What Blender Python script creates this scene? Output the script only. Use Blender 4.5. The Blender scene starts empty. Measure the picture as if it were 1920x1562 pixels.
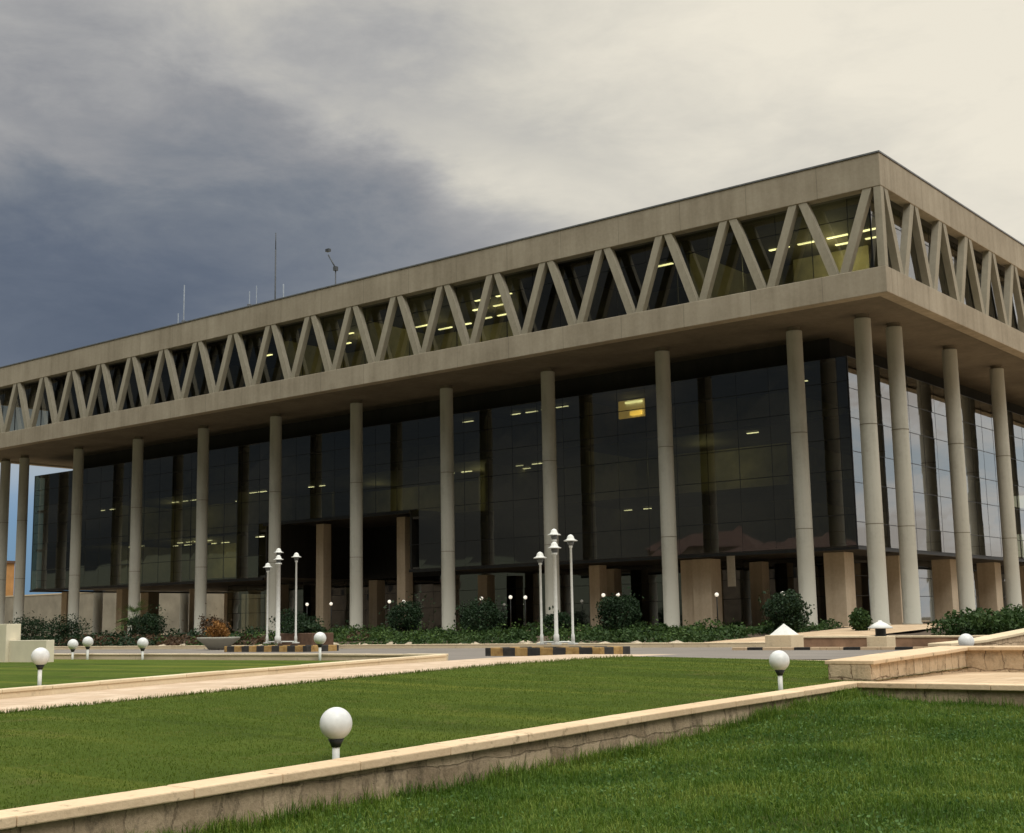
import bpy, math, random
import numpy as np
from mathutils import Vector, Matrix

C = bpy.context.scene.collection
scn = bpy.context.scene
RNG = np.random.RandomState(7)
random.seed(7)
R = math.radians

# ------------------------------------------------------------------ camera
# world units are metres, z = 0 is the height of the photographer's eye
cam_d = bpy.data.cameras.new('camera')
cam = bpy.data.objects.new('camera', cam_d)
C.objects.link(cam)
yaw, pitch, roll = -0.6722, 0.1559, -0.0179
f = Vector((math.sin(yaw) * math.cos(pitch), math.cos(yaw) * math.cos(pitch), math.sin(pitch)))
rt = Vector((math.cos(yaw), -math.sin(yaw), 0))
up = rt.cross(f)
rr = math.cos(roll) * rt + math.sin(roll) * up
uu = -math.sin(roll) * rt + math.cos(roll) * up
M = Matrix((rr, uu, -f)).transposed().to_4x4()
M.translation = Vector((21.794, -53.572, 0.0))
cam.matrix_world = M
cam_d.sensor_fit = 'HORIZONTAL'
cam_d.sensor_width = 36.0
cam_d.lens = 36.0 * 2473.8 / 1920.0
cam_d.clip_start = 0.1
cam_d.clip_end = 8000
scn.camera = cam

# ------------------------------------------------------------------ render look
scn.view_settings.view_transform = 'Standard'
scn.view_settings.look = 'None'
scn.view_settings.exposure = 0.0
scn.view_settings.gamma = 1.0
scn.render.engine = 'CYCLES'
scn.cycles.max_bounces = 8
scn.cycles.transparent_max_bounces = 12

SUN_AZ, SUN_EL = 122.0, 52.0            # compass-style azimuth from +Y towards +X

# ------------------------------------------------------------------ world: storm clouds over a Nishita sky
def lin(r, g, b):
    def c(v):
        v /= 255.0
        return v / 12.92 if v <= 0.04045 else ((v + 0.055) / 1.055) ** 2.4
    return (c(r), c(g), c(b), 1)

class NT:
    def __init__(s, tree):
        s.t = tree; s.n = tree.nodes; s.l = tree.links
    def new(s, typ, **kw):
        nd = s.n.new(typ)
        for k, v in kw.items():
            setattr(nd, k, v)
        return nd
    def link(s, a, b): s.l.new(a, b)
    def put(s, sock, v):
        if isinstance(v, bpy.types.NodeSocket): s.l.new(v, sock)
        else: sock.default_value = v
    def m(s, op, a, b=None, c=None, clamp=False):
        nd = s.n.new('ShaderNodeMath'); nd.operation = op; nd.use_clamp = clamp
        s.put(nd.inputs[0], a)
        if b is not None: s.put(nd.inputs[1], b)
        if c is not None: s.put(nd.inputs[2], c)
        return nd.outputs[0]
    def mr(s, v, a, b, c, d, smooth=False):
        nd = s.n.new('ShaderNodeMapRange'); nd.clamp = True
        if smooth: nd.interpolation_type = 'SMOOTHSTEP'
        s.put(nd.inputs[0], v)
        for i, x in enumerate((a, b, c, d)): s.put(nd.inputs[1 + i], x)
        return nd.outputs[0]
    def ramp(s, fac, stops, interp='LINEAR'):
        nd = s.n.new('ShaderNodeValToRGB'); s.l.new(fac, nd.inputs[0])
        nd.color_ramp.interpolation = interp
        e = nd.color_ramp.elements
        while len(e) < len(stops): e.new(0.5)
        for el, (p, c) in zip(e, stops):
            el.position = p; el.color = c
        return nd.outputs[0]
    def noise(s, vec, scale, detail=4, rough=0.5, dist=0.0, out=0):
        nd = s.n.new('ShaderNodeTexNoise')
        if vec is not None: s.l.new(vec, nd.inputs['Vector'])
        nd.inputs['Scale'].default_value = scale; nd.inputs['Detail'].default_value = detail
        nd.inputs['Roughness'].default_value = rough; nd.inputs['Distortion'].default_value = dist
        return nd.outputs[out]
    def mapping(s, vec, scale=(1, 1, 1), rot=(0, 0, 0), loc=(0, 0, 0)):
        nd = s.n.new('ShaderNodeMapping'); s.l.new(vec, nd.inputs[0])
        nd.inputs['Scale'].default_value = scale; nd.inputs['Rotation'].default_value = rot
        nd.inputs['Location'].default_value = loc
        return nd.outputs[0]
    def mix(s, fac, a, b, blend='MIX'):
        nd = s.n.new('ShaderNodeMix'); nd.data_type = 'RGBA'; nd.blend_type = blend
        s.put(nd.inputs[0], fac); s.put(nd.inputs[6], a); s.put(nd.inputs[7], b)
        return nd.outputs[2]

w = bpy.data.worlds.new('World'); scn.world = w; w.use_nodes = True
t = NT(w.node_tree); t.n.clear()
wo = t.new('ShaderNodeOutputWorld')
tc = t.new('ShaderNodeTexCoord'); dvec = tc.outputs['Generated']
sep = t.new('ShaderNodeSeparateXYZ'); t.link(dvec, sep.inputs[0])
dx, dy, dz = sep.outputs
# cloud noise, stretched sideways into long stratus rolls
stretch = t.mapping(dvec, scale=(1.0, 1.0, 1.9), rot=(0, R(8), R(38)))
n1 = t.noise(stretch, 3.2, 8, 0.55, 0.15)
n2 = t.noise(t.mapping(dvec, scale=(1.0, 1.0, 2.6), rot=(0, R(14), R(38)), loc=(3, 1, 2)), 8.0, 10, 0.62, 0.25)
n3 = t.noise(t.mapping(dvec, scale=(1, 1, 1.8), loc=(5, 2, 0)), 1.6, 4, 0.5, 0.3)
wob = t.m('MULTIPLY', t.m('SUBTRACT', n1, 0.5), 0.09)
wob2 = t.m('MULTIPLY', t.m('SUBTRACT', n2, 0.5), 0.12)
az = t.m('ADD', t.m('ARCTAN2', dx, dy), wob)                 # azimuth from +Y, left is negative
el = t.m('ADD', t.m('ARCSINE', dz), t.m('ADD', t.m('MULTIPLY', wob, 0.35), t.m('MULTIPLY', wob2, 0.4)))

def blob(a, e, sa, se, tilt, amp):
    da = t.m('SUBTRACT', az, a); de = t.m('SUBTRACT', el, e)
    ct, st = math.cos(tilt), math.sin(tilt)
    u = t.m('ADD', t.m('MULTIPLY', da, ct), t.m('MULTIPLY', de, st))
    v = t.m('SUBTRACT', t.m('MULTIPLY', de, ct), t.m('MULTIPLY', da, st))
    r2 = t.m('ADD', t.m('POWER', t.m('ABSOLUTE', t.m('DIVIDE', u, sa)), 2.0), t.m('POWER', t.m('ABSOLUTE', t.m('DIVIDE', v, se)), 2.0))
    return t.m('MULTIPLY', t.m('POWER', 2.71828, t.m('MULTIPLY', r2, -1.0)), amp)

SKY = dict(base=0.885)
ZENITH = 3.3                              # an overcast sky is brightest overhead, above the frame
s = t.m('ADD', t.m('MULTIPLY', t.m('SUBTRACT', n1, 0.5), 0.12), SKY['base'])
s = t.m('ADD', s, t.m('MULTIPLY', t.m('SUBTRACT', n2, 0.5), 0.26))
s = t.m('ADD', s, t.m('MULTIPLY', t.m('SUBTRACT', n3, 0.5), 0.08))
for b in [(-1.16, .20, .15, .085, 0, -.31), (-1.16, .31, .15, .085, 0, -.11), (-1.16, .43, .15, .085, 0, -.09),   # slate bank low on the left
          (-.98, .20, .15, .085, 0, -.31), (-.98, .31, .15, .085, 0, -.225), (-.98, .43, .15, .085, 0, -.105),
          (-.80, .20, .15, .085, 0, -.12), (-.80, .31, .15, .085, 0, -.215), (-.80, .43, .15, .085, 0, -.07),
          (-.62, .20, .15, .085, 0, -.12), (-.62, .31, .15, .085, 0, -.06),
          (-.71, .345, .14, .024, -.28, .13), (-.86, .375, .12, .016, -.3, -.05), (-1.0, .34, .14, .014, -.15, .04),
          (-.30, .43, .36, .16, 0, .11), (.30, .12, .55, .22, 0, .18)]:
    s = t.m('ADD', s, blob(*b))
# dark weather and rising ground low behind the photographer
behind = t.m('MULTIPLY', t.mr(dy, 0.10, -0.25, 0.0, 1.0, True), t.mr(t.m('ARCSINE', dz), 0.30, 0.62, 1.0, 0.0, True))
s = t.m('SUBTRACT', s, t.m('MULTIPLY', behind, 0.66))
s = t.m('ADD', s, 0.0, clamp=True)
cloud = t.ramp(s, [(0.0, lin(44, 52, 66)), (0.30, lin(79, 90, 108)), (0.42, lin(100, 109, 124)), (0.52, lin(124, 130, 139)),
                   (0.62, lin(152, 153, 156)), (0.72, lin(179, 178, 176)), (0.84, lin(212, 208, 197)), (1.0, lin(243, 236, 219))])
cloud = t.mix(t.m('MULTIPLY', behind, 0.9), cloud, t.ramp(n1, [(0.35, lin(30, 34, 32)), (0.5, lin(50, 50, 45)), (0.65, lin(84, 80, 68))]))
right = t.m('MULTIPLY', t.mr(az, -0.22, 0.06, 0.0, 1.0, True), t.mr(dy, 0.0, 0.3, 0.0, 1.0))
cloud = t.mix(right, cloud, t.ramp(t.m('ADD', n2, t.m('MULTIPLY', dz, 0.6)), [(0.45, lin(222, 232, 238)), (0.58, lin(255, 250, 244)), (0.66, lin(236, 226, 216))]))
high = t.mr(t.m('ARCSINE', dz), 0.50, 0.9, 0.0, 0.8, True)
cloud = t.mix(high, cloud, lin(214, 215, 208))
# clear blue strip under the cloud, low on the left
strip = t.mr(t.m('ARCSINE', dz), 0.075, 0.165, 1.0, 0.0, True)
strip = t.m('MULTIPLY', strip, t.mr(az, -0.98, -0.88, 1.0, 0.0, True))
strip = t.m('MULTIPLY', strip, t.mr(dy, -0.1, 0.2, 0.0, 1.0))
blue = t.ramp(t.mr(t.m('ARCSINE', dz), 0.03, 0.14, 0, 1), [(0, lin(112, 146, 174)), (0.6, lin(126, 158, 188)), (1, lin(190, 205, 214))])
cloud = t.mix(strip, cloud, blue)
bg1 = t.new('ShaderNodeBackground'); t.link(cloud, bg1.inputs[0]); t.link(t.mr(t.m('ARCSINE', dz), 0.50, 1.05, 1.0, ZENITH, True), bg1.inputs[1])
sky = t.new('ShaderNodeTexSky'); sky.sky_type = 'NISHITA'; sky.sun_disc = False
sky.sun_elevation = R(SUN_EL); sky.sun_rotation = R(SUN_AZ); sky.dust_density = 3.0
bg2 = t.new('ShaderNodeBackground'); t.link(sky.outputs[0], bg2.inputs[0]); bg2.inputs[1].default_value = 0.05
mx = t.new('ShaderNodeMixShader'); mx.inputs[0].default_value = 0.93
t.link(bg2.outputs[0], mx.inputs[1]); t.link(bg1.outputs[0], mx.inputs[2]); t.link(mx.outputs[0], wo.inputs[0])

# ------------------------------------------------------------------ sun behind thick cloud
sd = bpy.data.lights.new('sun', 'SUN'); sd.energy = 1.5; sd.angle = R(28); sd.color = (1.0, 0.96, 0.89)
so = bpy.data.objects.new('sun', sd); C.objects.link(so)
sv = Vector((math.sin(R(SUN_AZ)) * math.cos(R(SUN_EL)), math.cos(R(SUN_AZ)) * math.cos(R(SUN_EL)), math.sin(R(SUN_EL))))
so.rotation_euler = sv.to_track_quat('Z', 'Y').to_euler()
so.location = sv * 200

# ------------------------------------------------------------------ materials
def mat(name):
    m = bpy.data.materials.new(name); m.use_nodes = True
    t = NT(m.node_tree); t.n.clear()
    out = t.new('ShaderNodeOutputMaterial'); p = t.new('ShaderNodeBsdfPrincipled')
    t.link(p.outputs[0], out.inputs[0])
    tc = t.new('ShaderNodeTexCoord')
    return m, t, p, tc.outputs['Object'], out

def bump(t, p, h, strength=0.3, dist=0.02):
    b = t.new('ShaderNodeBump'); b.inputs['Strength'].default_value = strength; b.inputs['Distance'].default_value = dist
    t.link(h, b.inputs['Height']); t.link(b.outputs[0], p.inputs['Normal'])

def m_concrete(name, a, b, joint=None, rough=0.9, streak=0.35):
    m, t, p, o, _ = mat(name)
    big = t.noise(o, 0.35, 5, 0.6); fine = t.noise(o, 6.0, 6, 0.65)
    st = t.noise(t.mapping(o, scale=(1.6, 1.6, 0.12)), 1.3, 6, 0.6)
    fac = t.m('ADD', t.m('MULTIPLY', big, 0.45), t.m('ADD', t.m('MULTIPLY', fine, 0.2), t.m('MULTIPLY', st, streak)))
    col = t.ramp(fac, [(0.36, a), (0.64, b)])
    if joint:
        sp = t.new('ShaderNodeSeparateXYZ'); t.link(o, sp.inputs[0])
        d = None
        for k, (ax, off) in enumerate(joint):
            fr = t.m('FRACT', t.m('ADD', t.m('DIVIDE', sp.outputs[ax], 3.6), off))
            q = t.mr(t.m('ABSOLUTE', t.m('SUBTRACT', fr, 0.5)), 0.003, 0.006, 1.0, 0.0)
            d = q if d is None else t.m('MAXIMUM', d, q)
        col = t.mix(t.m('MULTIPLY', d, 0.45), col, (a[0] * .45, a[1] * .45, a[2] * .45, 1))
    t.link(col, p.inputs['Base Color']); p.inputs['Roughness'].default_value = rough
    p.inputs['Specular IOR Level'].default_value = 0.2
    bump(t, p, t.m('ADD', fine, t.m('MULTIPLY', st, 0.5)), 0.35, 0.02)
    return m

CONC = m_concrete('concrete_board', (.24, .205, .152, 1), (.39, .345, .27, 1), joint=[(0, 0.5), (1, 0.5)])
CONC_T = m_concrete('concrete_truss', (.245, .222, .17, 1), (.37, .34, .27, 1))
CONC_C = m_concrete('concrete_column', (.245, .243, .205, 1), (.40, .395, .345, 1), streak=0.6)
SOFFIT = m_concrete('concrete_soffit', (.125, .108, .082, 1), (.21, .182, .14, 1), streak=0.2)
STONE_P = m_concrete('pier_stone', (.36, .30, .22, 1), (.58, .50, .39, 1))
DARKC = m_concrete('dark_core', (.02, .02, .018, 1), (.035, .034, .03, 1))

def m_plain(name, col, rough=0.6, metal=0.0, var=0.25, scale=3.0, spec=0.4):
    m, t, p, o, _ = mat(name)
    n = t.noise(o, scale, 5, 0.6)
    c2 = tuple(min(1, x * (1 + var)) for x in col[:3]) + (1,); c1 = tuple(x * (1 - var) for x in col[:3]) + (1,)
    t.link(t.ramp(n, [(0.3, c1), (0.7, c2)]), p.inputs['Base Color'])
    p.inputs['Roughness'].default_value = rough; p.inputs['Metallic'].default_value = metal
    p.inputs['Specular IOR Level'].default_value = spec
    bump(t, p, t.noise(o, scale * 8, 4, 0.6), 0.08, 0.01)
    return m

WHITE = m_plain('white_paint', (.72, .73, .70), 0.45, var=0.10, scale=9)
GLOBE = m_plain('opal_globe', (.70, .71, .71), 0.35, var=0.14, scale=7)
BLACKP = m_plain('black_plastic', (.02, .022, .022), 0.5)
MULL = m_plain('dark_mullion', (.018, .02, .022), 0.4, 0.3)
PALEM = m_plain('pale_metal', (.20, .23, .27), 0.6, 0.0)
DARKM = m_plain('dark_metal', (.06, .068, .08), 0.6, 0.0)
METAL = m_plain('grey_metal', (.18, .19, .20), 0.5, 0.4)
YELLOW = m_plain('worn_yellow_paint', (.40, .26, .075), 0.8, var=0.4, scale=4)
def m_stripe():
    m, t, p, o, _ = mat('striped_kerb_paint')
    sp = t.new('ShaderNodeSeparateXYZ'); t.link(o, sp.inputs[0])
    wv = t.m('FRACT', t.m('DIVIDE', t.m('ADD', t.m('ADD', sp.outputs[0], sp.outputs[1]), t.m('MULTIPLY', t.noise(o, 4, 3, 0.6), 0.05)), 0.86))
    st = t.mr(wv, 0.49, 0.51, 0.0, 1.0)
    n = t.noise(o, 3.5, 6, 0.7)
    ye = t.ramp(n, [(0.3, (.16, .09, .035, 1)), (0.5, (.38, .23, .075, 1)), (0.75, (.50, .35, .15, 1))])
    bl = t.ramp(n, [(0.3, (.015, .015, .014, 1)), (0.7, (.05, .045, .04, 1))])
    t.link(t.mix(st, ye, bl), p.inputs['Base Color']); p.inputs['Roughness'].default_value = 0.85
    bump(t, p, n, 0.5, 0.02)
    return m
STRIPE = m_stripe()
BLACKK = m_plain('black_kerb_paint', (.022, .021, .02), 0.8, var=0.4)
INT_W = m_plain('interior_wall', (.30, .28, .19), 0.8, var=0.35, scale=0.6)
INT_F = m_plain('interior_slab', (.07, .065, .055), 0.8, var=0.3, scale=0.7)
CREAMW = m_plain('cream_plaster', (.70, .64, .50), 0.85, var=0.08, scale=1.5)
DULLW = m_plain('dull_plaster', (.30, .27, .21), 0.9, var=0.25, scale=0.4)
BROWNW = m_plain('brown_brick', (.12, .07, .045), 0.9, var=0.3, scale=4)
PINKB = m_plain('reddish_block', (.30, .18, .11), 0.9, var=0.4, scale=1.6)
SOIL = m_plain('soil', (.085, .06, .04), 0.95, var=0.5, scale=2.5)
ORANGE = m_plain('ochre_render', (.48, .25, .09), 0.9, var=0.25, scale=0.4)

def m_emit(name, col, st):
    m, t, p, o, _ = mat(name)
    p.inputs['Base Color'].default_value = (.8, .8, .8, 1)
    p.inputs['Emission Color'].default_value = col
    n = t.noise(o, 0.45, 2, 0.5)
    t.link(t.mr(n, 0.3, 0.7, st * 0.4, st * 1.5), p.inputs['Emission Strength'])
    return m
TUBE = m_emit('lit_fluorescent', (1.0, .93, .46, 1), 3.0)
TUBE_D = m_emit('dim_fluorescent', (1.0, .92, .56, 1), 1.7)
BULB = m_emit('lit_bulb', (1.0, .92, .75, 1), 0.75)
WARM = m_emit('lit_amber', (1.0, .60, .10, 1), 3.0)

def m_glass(name, ior, tint):
    # two panes of a sealed unit: R2 = 2R / (1 + R)
    m = bpy.data.materials.new(name); m.use_nodes = True
    t = NT(m.node_tree); t.n.clear()
    out = t.new('ShaderNodeOutputMaterial')
    fr = t.new('ShaderNodeFresnel'); fr.inputs[0].default_value = ior
    tr = t.new('ShaderNodeBsdfTransparent'); tr.inputs[0].default_value = tint
    gl = t.new('ShaderNodeBsdfGlossy'); gl.inputs['Roughness'].default_value = 0.02; gl.inputs[0].default_value = (.93, .95, .95, 1)
    mx = t.new('ShaderNodeMixShader')
    f2 = t.m('DIVIDE', t.m('MULTIPLY', fr.outputs[0], 2.0), t.m('ADD', fr.outputs[0], 1.0))
    t.link(f2, mx.inputs[0]); t.link(tr.outputs[0], mx.inputs[1]); t.link(gl.outputs[0], mx.inputs[2])
    t.link(mx.outputs[0], out.inputs[0])
    return m
GLASS = m_glass('tinted_curtain_glass', 2.0, (.36, .38, .30, 1))
GLASS_U = m_glass('upper_floor_glass', 1.75, (.42, .43, .36, 1))

def m_stone(name, dark, light, joint, bw, bh, stain, jw):
    # coursed blocks of uneven length along the wall, stained and lichen-spotted
    m, t, p, o, _ = mat(name)
    sp = t.new('ShaderNodeSeparateXYZ'); t.link(o, sp.inputs[0])
    wob = t.noise(o, 2.4, 5, 0.6)
    u = t.m('ADD', t.m('ADD', sp.outputs[0], sp.outputs[1]), t.m('MULTIPLY', wob, 0.30))
    v = t.m('ADD', sp.outputs[2], t.m('MULTIPLY', t.noise(t.mapping(o, loc=(7, 3, 1)), 1.9, 4, 0.6), 0.16))
    cv = t.new('ShaderNodeCombineXYZ'); t.link(u, cv.inputs[0]); t.link(v, cv.inputs[1])
    br = t.new('ShaderNodeTexBrick'); t.link(cv.outputs[0], br.inputs['Vector']); br.inputs['Scale'].default_value = 1.0
    br.inputs['Brick Width'].default_value = bw; br.inputs['Row Height'].default_value = bh; br.inputs['Mortar Size'].default_value = 0.012
    br.inputs['Mortar Smooth'].default_value = 0.4; br.squash = 0.7; br.squash_frequency = 2
    br.inputs['Color1'].default_value = (0, 0, 0, 1); br.inputs['Color2'].default_value = (1, 1, 1, 1); br.inputs['Mortar'].default_value = (.5, .5, .5, 1)
    fine = t.noise(o, 18, 9, 0.78); big = t.noise(o, 1.4, 5, 0.65)
    fac = t.m('ADD', t.m('MULTIPLY', br.outputs['Color'], 0.22), t.m('ADD', t.m('MULTIPLY', fine, 0.48), t.m('MULTIPLY', big, 0.34)))
    col = t.ramp(fac, [(0.30, dark), (0.72, light)])
    st = t.noise(t.mapping(o, scale=(1.6, 1.6, 1.0)), 3.2, 10, 0.78)
    col = t.mix(t.mr(st, 0.50, 0.66, 0.0, stain), col, (.075, .062, .042, 1))
    col = t.mix(t.mr(t.noise(o, 9, 6, 0.7), 0.60, 0.70, 0.0, stain * .7), col, (.05, .045, .03, 1))
    col = t.mix(t.m('MULTIPLY', br.outputs['Fac'], t.mr(st, 0.40, 0.55, jw * 0.3, jw)), col, joint)
    t.link(col, p.inputs['Base Color']); p.inputs['Roughness'].default_value = 0.92; p.inputs['Specular IOR Level'].default_value = 0.15
    bump(t, p, t.m('SUBTRACT', t.m('MULTIPLY', fine, 0.8), br.outputs['Fac']), 0.8, 0.03)
    return m
STONE_OLD = m_stone('weathered_stone', (.22, .165, .105, 1), (.62, .49, .34, 1), (.045, .035, .024, 1), .62, .46, .78, .45)
STONE_NEW = m_stone('cream_stone', (.40, .29, .18, 1), (.70, .55, .38, 1), (.14, .09, .055, 1), .50, .36, .45, .85)

def m_coping(name, a, b, wear):
    m, t, p, o, _ = mat(name)
    n = t.noise(o, 1.1, 5, 0.6); fn = t.noise(o, 18, 6, 0.65)
    ri = t.new('ShaderNodeNewGeometry').outputs['Random Per Island']
    fac = t.m('ADD', t.m('MULTIPLY', n, 0.4), t.m('ADD', t.m('MULTIPLY', fn, 0.40), t.m('MULTIPLY', ri, 0.20)))
    col = t.ramp(fac, [(0.25, a), (0.75, b)])
    st = t.noise(o, 5.0, 7, 0.7)
    col = t.mix(t.mr(st, 0.58, 0.70, 0.0, wear), col, (.10, .075, .045, 1))
    t.link(col, p.inputs['Base Color']); p.inputs['Roughness'].default_value = 0.85; p.inputs['Specular IOR Level'].default_value = 0.2
    bump(t, p, fn, 0.5, 0.015)
    return m
COPING = m_coping('worn_sandstone_coping', (.54, .39, .245, 1), (.77, .60, .41, 1), 0.75)
COPING_L = m_coping('pale_coping', (.60, .48, .32, 1), (.74, .63, .45, 1), 0.35)

def m_paving(name, a, b, joint, sx, sy, dirt=0.3):
    m, t, p, o, _ = mat(name)
    br = t.new('ShaderNodeTexBrick'); t.link(t.mapping(o, scale=(1 / sx, 1 / sx, 1)), br.inputs['Vector'])
    br.inputs['Scale'].default_value = 1.0; br.inputs['Mortar Size'].default_value = 0.02
    br.inputs['Brick Width'].default_value = 1.0; br.inputs['Row Height'].default_value = sy / sx
    br.inputs['Color1'].default_value = a; br.inputs['Color2'].default_value = b; br.inputs['Mortar'].default_value = joint
    n = t.noise(o, 0.8, 6, 0.65)
    col = t.mix(t.mr(n, 0.45, 0.75, 0.0, dirt), br.outputs[0], (.30, .22, .15, 1))
    t.link(col, p.inputs['Base Color']); p.inputs['Roughness'].default_value = 0.9; p.inputs['Specular IOR Level'].default_value = 0.2
    bump(t, p, t.noise(o, 20, 5, 0.6), 0.3, 0.01)
    return m
PAVE = m_paving('pink_stone_paving', (.52, .39, .28, 1), (.62, .49, .37, 1), (.38, .28, .19, 1), 0.45, 0.28)
PAVE2 = m_paving('terrace_paving', (.50, .36, .23, 1), (.60, .46, .31, 1), (.36, .26, .17, 1), 0.6, 0.6)

def m_asphalt():
    m, t, p, o, _ = mat('asphalt')
    n = t.noise(o, 0.5, 6, 0.6); fn = t.noise(o, 60, 3, 0.6)
    col = t.ramp(t.m('ADD', t.m('MULTIPLY', n, 0.6), t.m('MULTIPLY', fn, 0.4)), [(0.3, (.14, .125, .11, 1)), (0.7, (.24, .21, .185, 1))])
    t.link(col, p.inputs['Base Color']); p.inputs['Roughness'].default_value = 0.85
    bump(t, p, fn, 0.4, 0.01)
    return m
ASPH = m_asphalt()

def m_lawn(name, a, b, c, stripes):
    m, t, p, o, _ = mat(name)
    n = t.noise(o, 0.45, 5, 0.6, 0.4); fn = t.noise(t.mapping(o, scale=(1, 1.0, 1)), 9, 7, 0.7); vf = t.noise(o, 60, 4, 0.7)
    fac = t.m('ADD', t.m('MULTIPLY', n, 0.5), t.m('ADD', t.m('MULTIPLY', fn, 0.28), t.m('MULTIPLY', vf, 0.22)))
    col = t.ramp(fac, [(0.30, a), (0.5, b), (0.72, c)])
    if stripes:
        wv = t.new('ShaderNodeTexNoise'); wv.inputs['Scale'].default_value = 1.0; wv.inputs['Detail'].default_value = 3
        t.link(t.mapping(o, scale=(0.10, 1.5, 1), rot=(0, 0, R(4))), wv.inputs['Vector'])
        col = t.mix(t.mr(wv.outputs[0], 0.54, 0.68, 0.0, 0.6), col, (c[0] * 1.35, c[1] * 1.2, c[2], 1))
        col = t.mix(t.mr(wv.outputs[0], 0.36, 0.46, 0.5, 0.0), col, (a[0] * .8, a[1] * .8, a[2], 1))
    dry = t.mr(t.noise(t.mapping(o, loc=(4, 9, 0)), 0.9, 7, 0.7), 0.56, 0.72, 0.0, 0.6)
    col = t.mix(dry, col, (.20, .17, .06, 1))
    t.link(col, p.inputs['Base Color']); p.inputs['Roughness'].default_value = 0.95; p.inputs['Specular IOR Level'].default_value = 0.1
    bump(t, p, t.m('ADD', vf, fn), 0.9, 0.05)
    return m
LAWN = m_lawn('mown_lawn', (.058, .094, .013, 1), (.090, .138, .018, 1), (.145, .180, .034, 1), True)
LAWN_N = m_lawn('rough_lawn_soil', (.035, .055, .010, 1), (.050, .085, .013, 1), (.085, .11, .025, 1), False)

def m_leaf(name, a, b, c, trans=0.25):
    m, t, p, o, out = mat(name)
    ri = t.new('ShaderNodeNewGeometry').outputs['Random Per Island']
    n = t.noise(o, 1.1, 5, 0.65)
    fac = t.m('ADD', t.m('MULTIPLY', ri, 0.45), t.m('MULTIPLY', t.mr(n, 0.3, 0.7, 0, 1), 0.55))
    col = t.ramp(fac, [(0.15, a), (0.5, b), (0.85, c)])
    t.link(col, p.inputs['Base Color']); p.inputs['Roughness'].default_value = 0.6; p.inputs['Specular IOR Level'].default_value = 0.25
    tl = t.new('ShaderNodeBsdfTranslucent'); t.link(col, tl.inputs[0])
    mx = t.new('ShaderNodeMixShader'); mx.inputs[0].default_value = trans
    t.link(p.outputs[0], mx.inputs[1]); t.link(tl.outputs[0], mx.inputs[2]); t.link(mx.outputs[0], out.inputs[0])
    return m
GRASS_N = m_leaf('grass_blades', (.036, .088, .008, 1), (.085, .160, .014, 1), (.21, .27, .045, 1), 0.35)
GRASS_M = m_leaf('mown_blades', (.070, .112, .012, 1), (.108, .160, .018, 1), (.18, .22, .040, 1), 0.45)
WEED = m_leaf('weed_leaves', (.04, .10, .02, 1), (.08, .16, .035, 1), (.16, .25, .07, 1), 0.3)
LEAF_D = m_leaf('dark_leaves', (.008, .022, .008, 1), (.016, .038, .014, 1), (.032, .062, .022, 1), 0.15)
LEAF_M = m_leaf('mid_leaves', (.016, .040, .010, 1), (.030, .066, .014, 1), (.055, .095, .024, 1), 0.2)
LEAF_P = m_leaf('palm_leaves', (.035, .075, .016, 1), (.065, .12, .026, 1), (.12, .19, .05, 1), 0.3)
LEAF_R = m_leaf('rust_leaves', (.14, .06, .015, 1), (.24, .11, .025, 1), (.33, .17, .05, 1), 0.2)
LEAF_B = m_leaf('brown_leaves', (.05, .035, .02, 1), (.09, .055, .03, 1), (.14, .08, .045, 1), 0.2)
HILLM = m_leaf('hill_scrub', (.020, .028, .014, 1), (.035, .042, .022, 1), (.06, .06, .035, 1), 0.0)
GROUND = m_plain('dry_earth', (.16, .13, .085), 0.95, var=0.35, scale=0.3)

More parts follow.
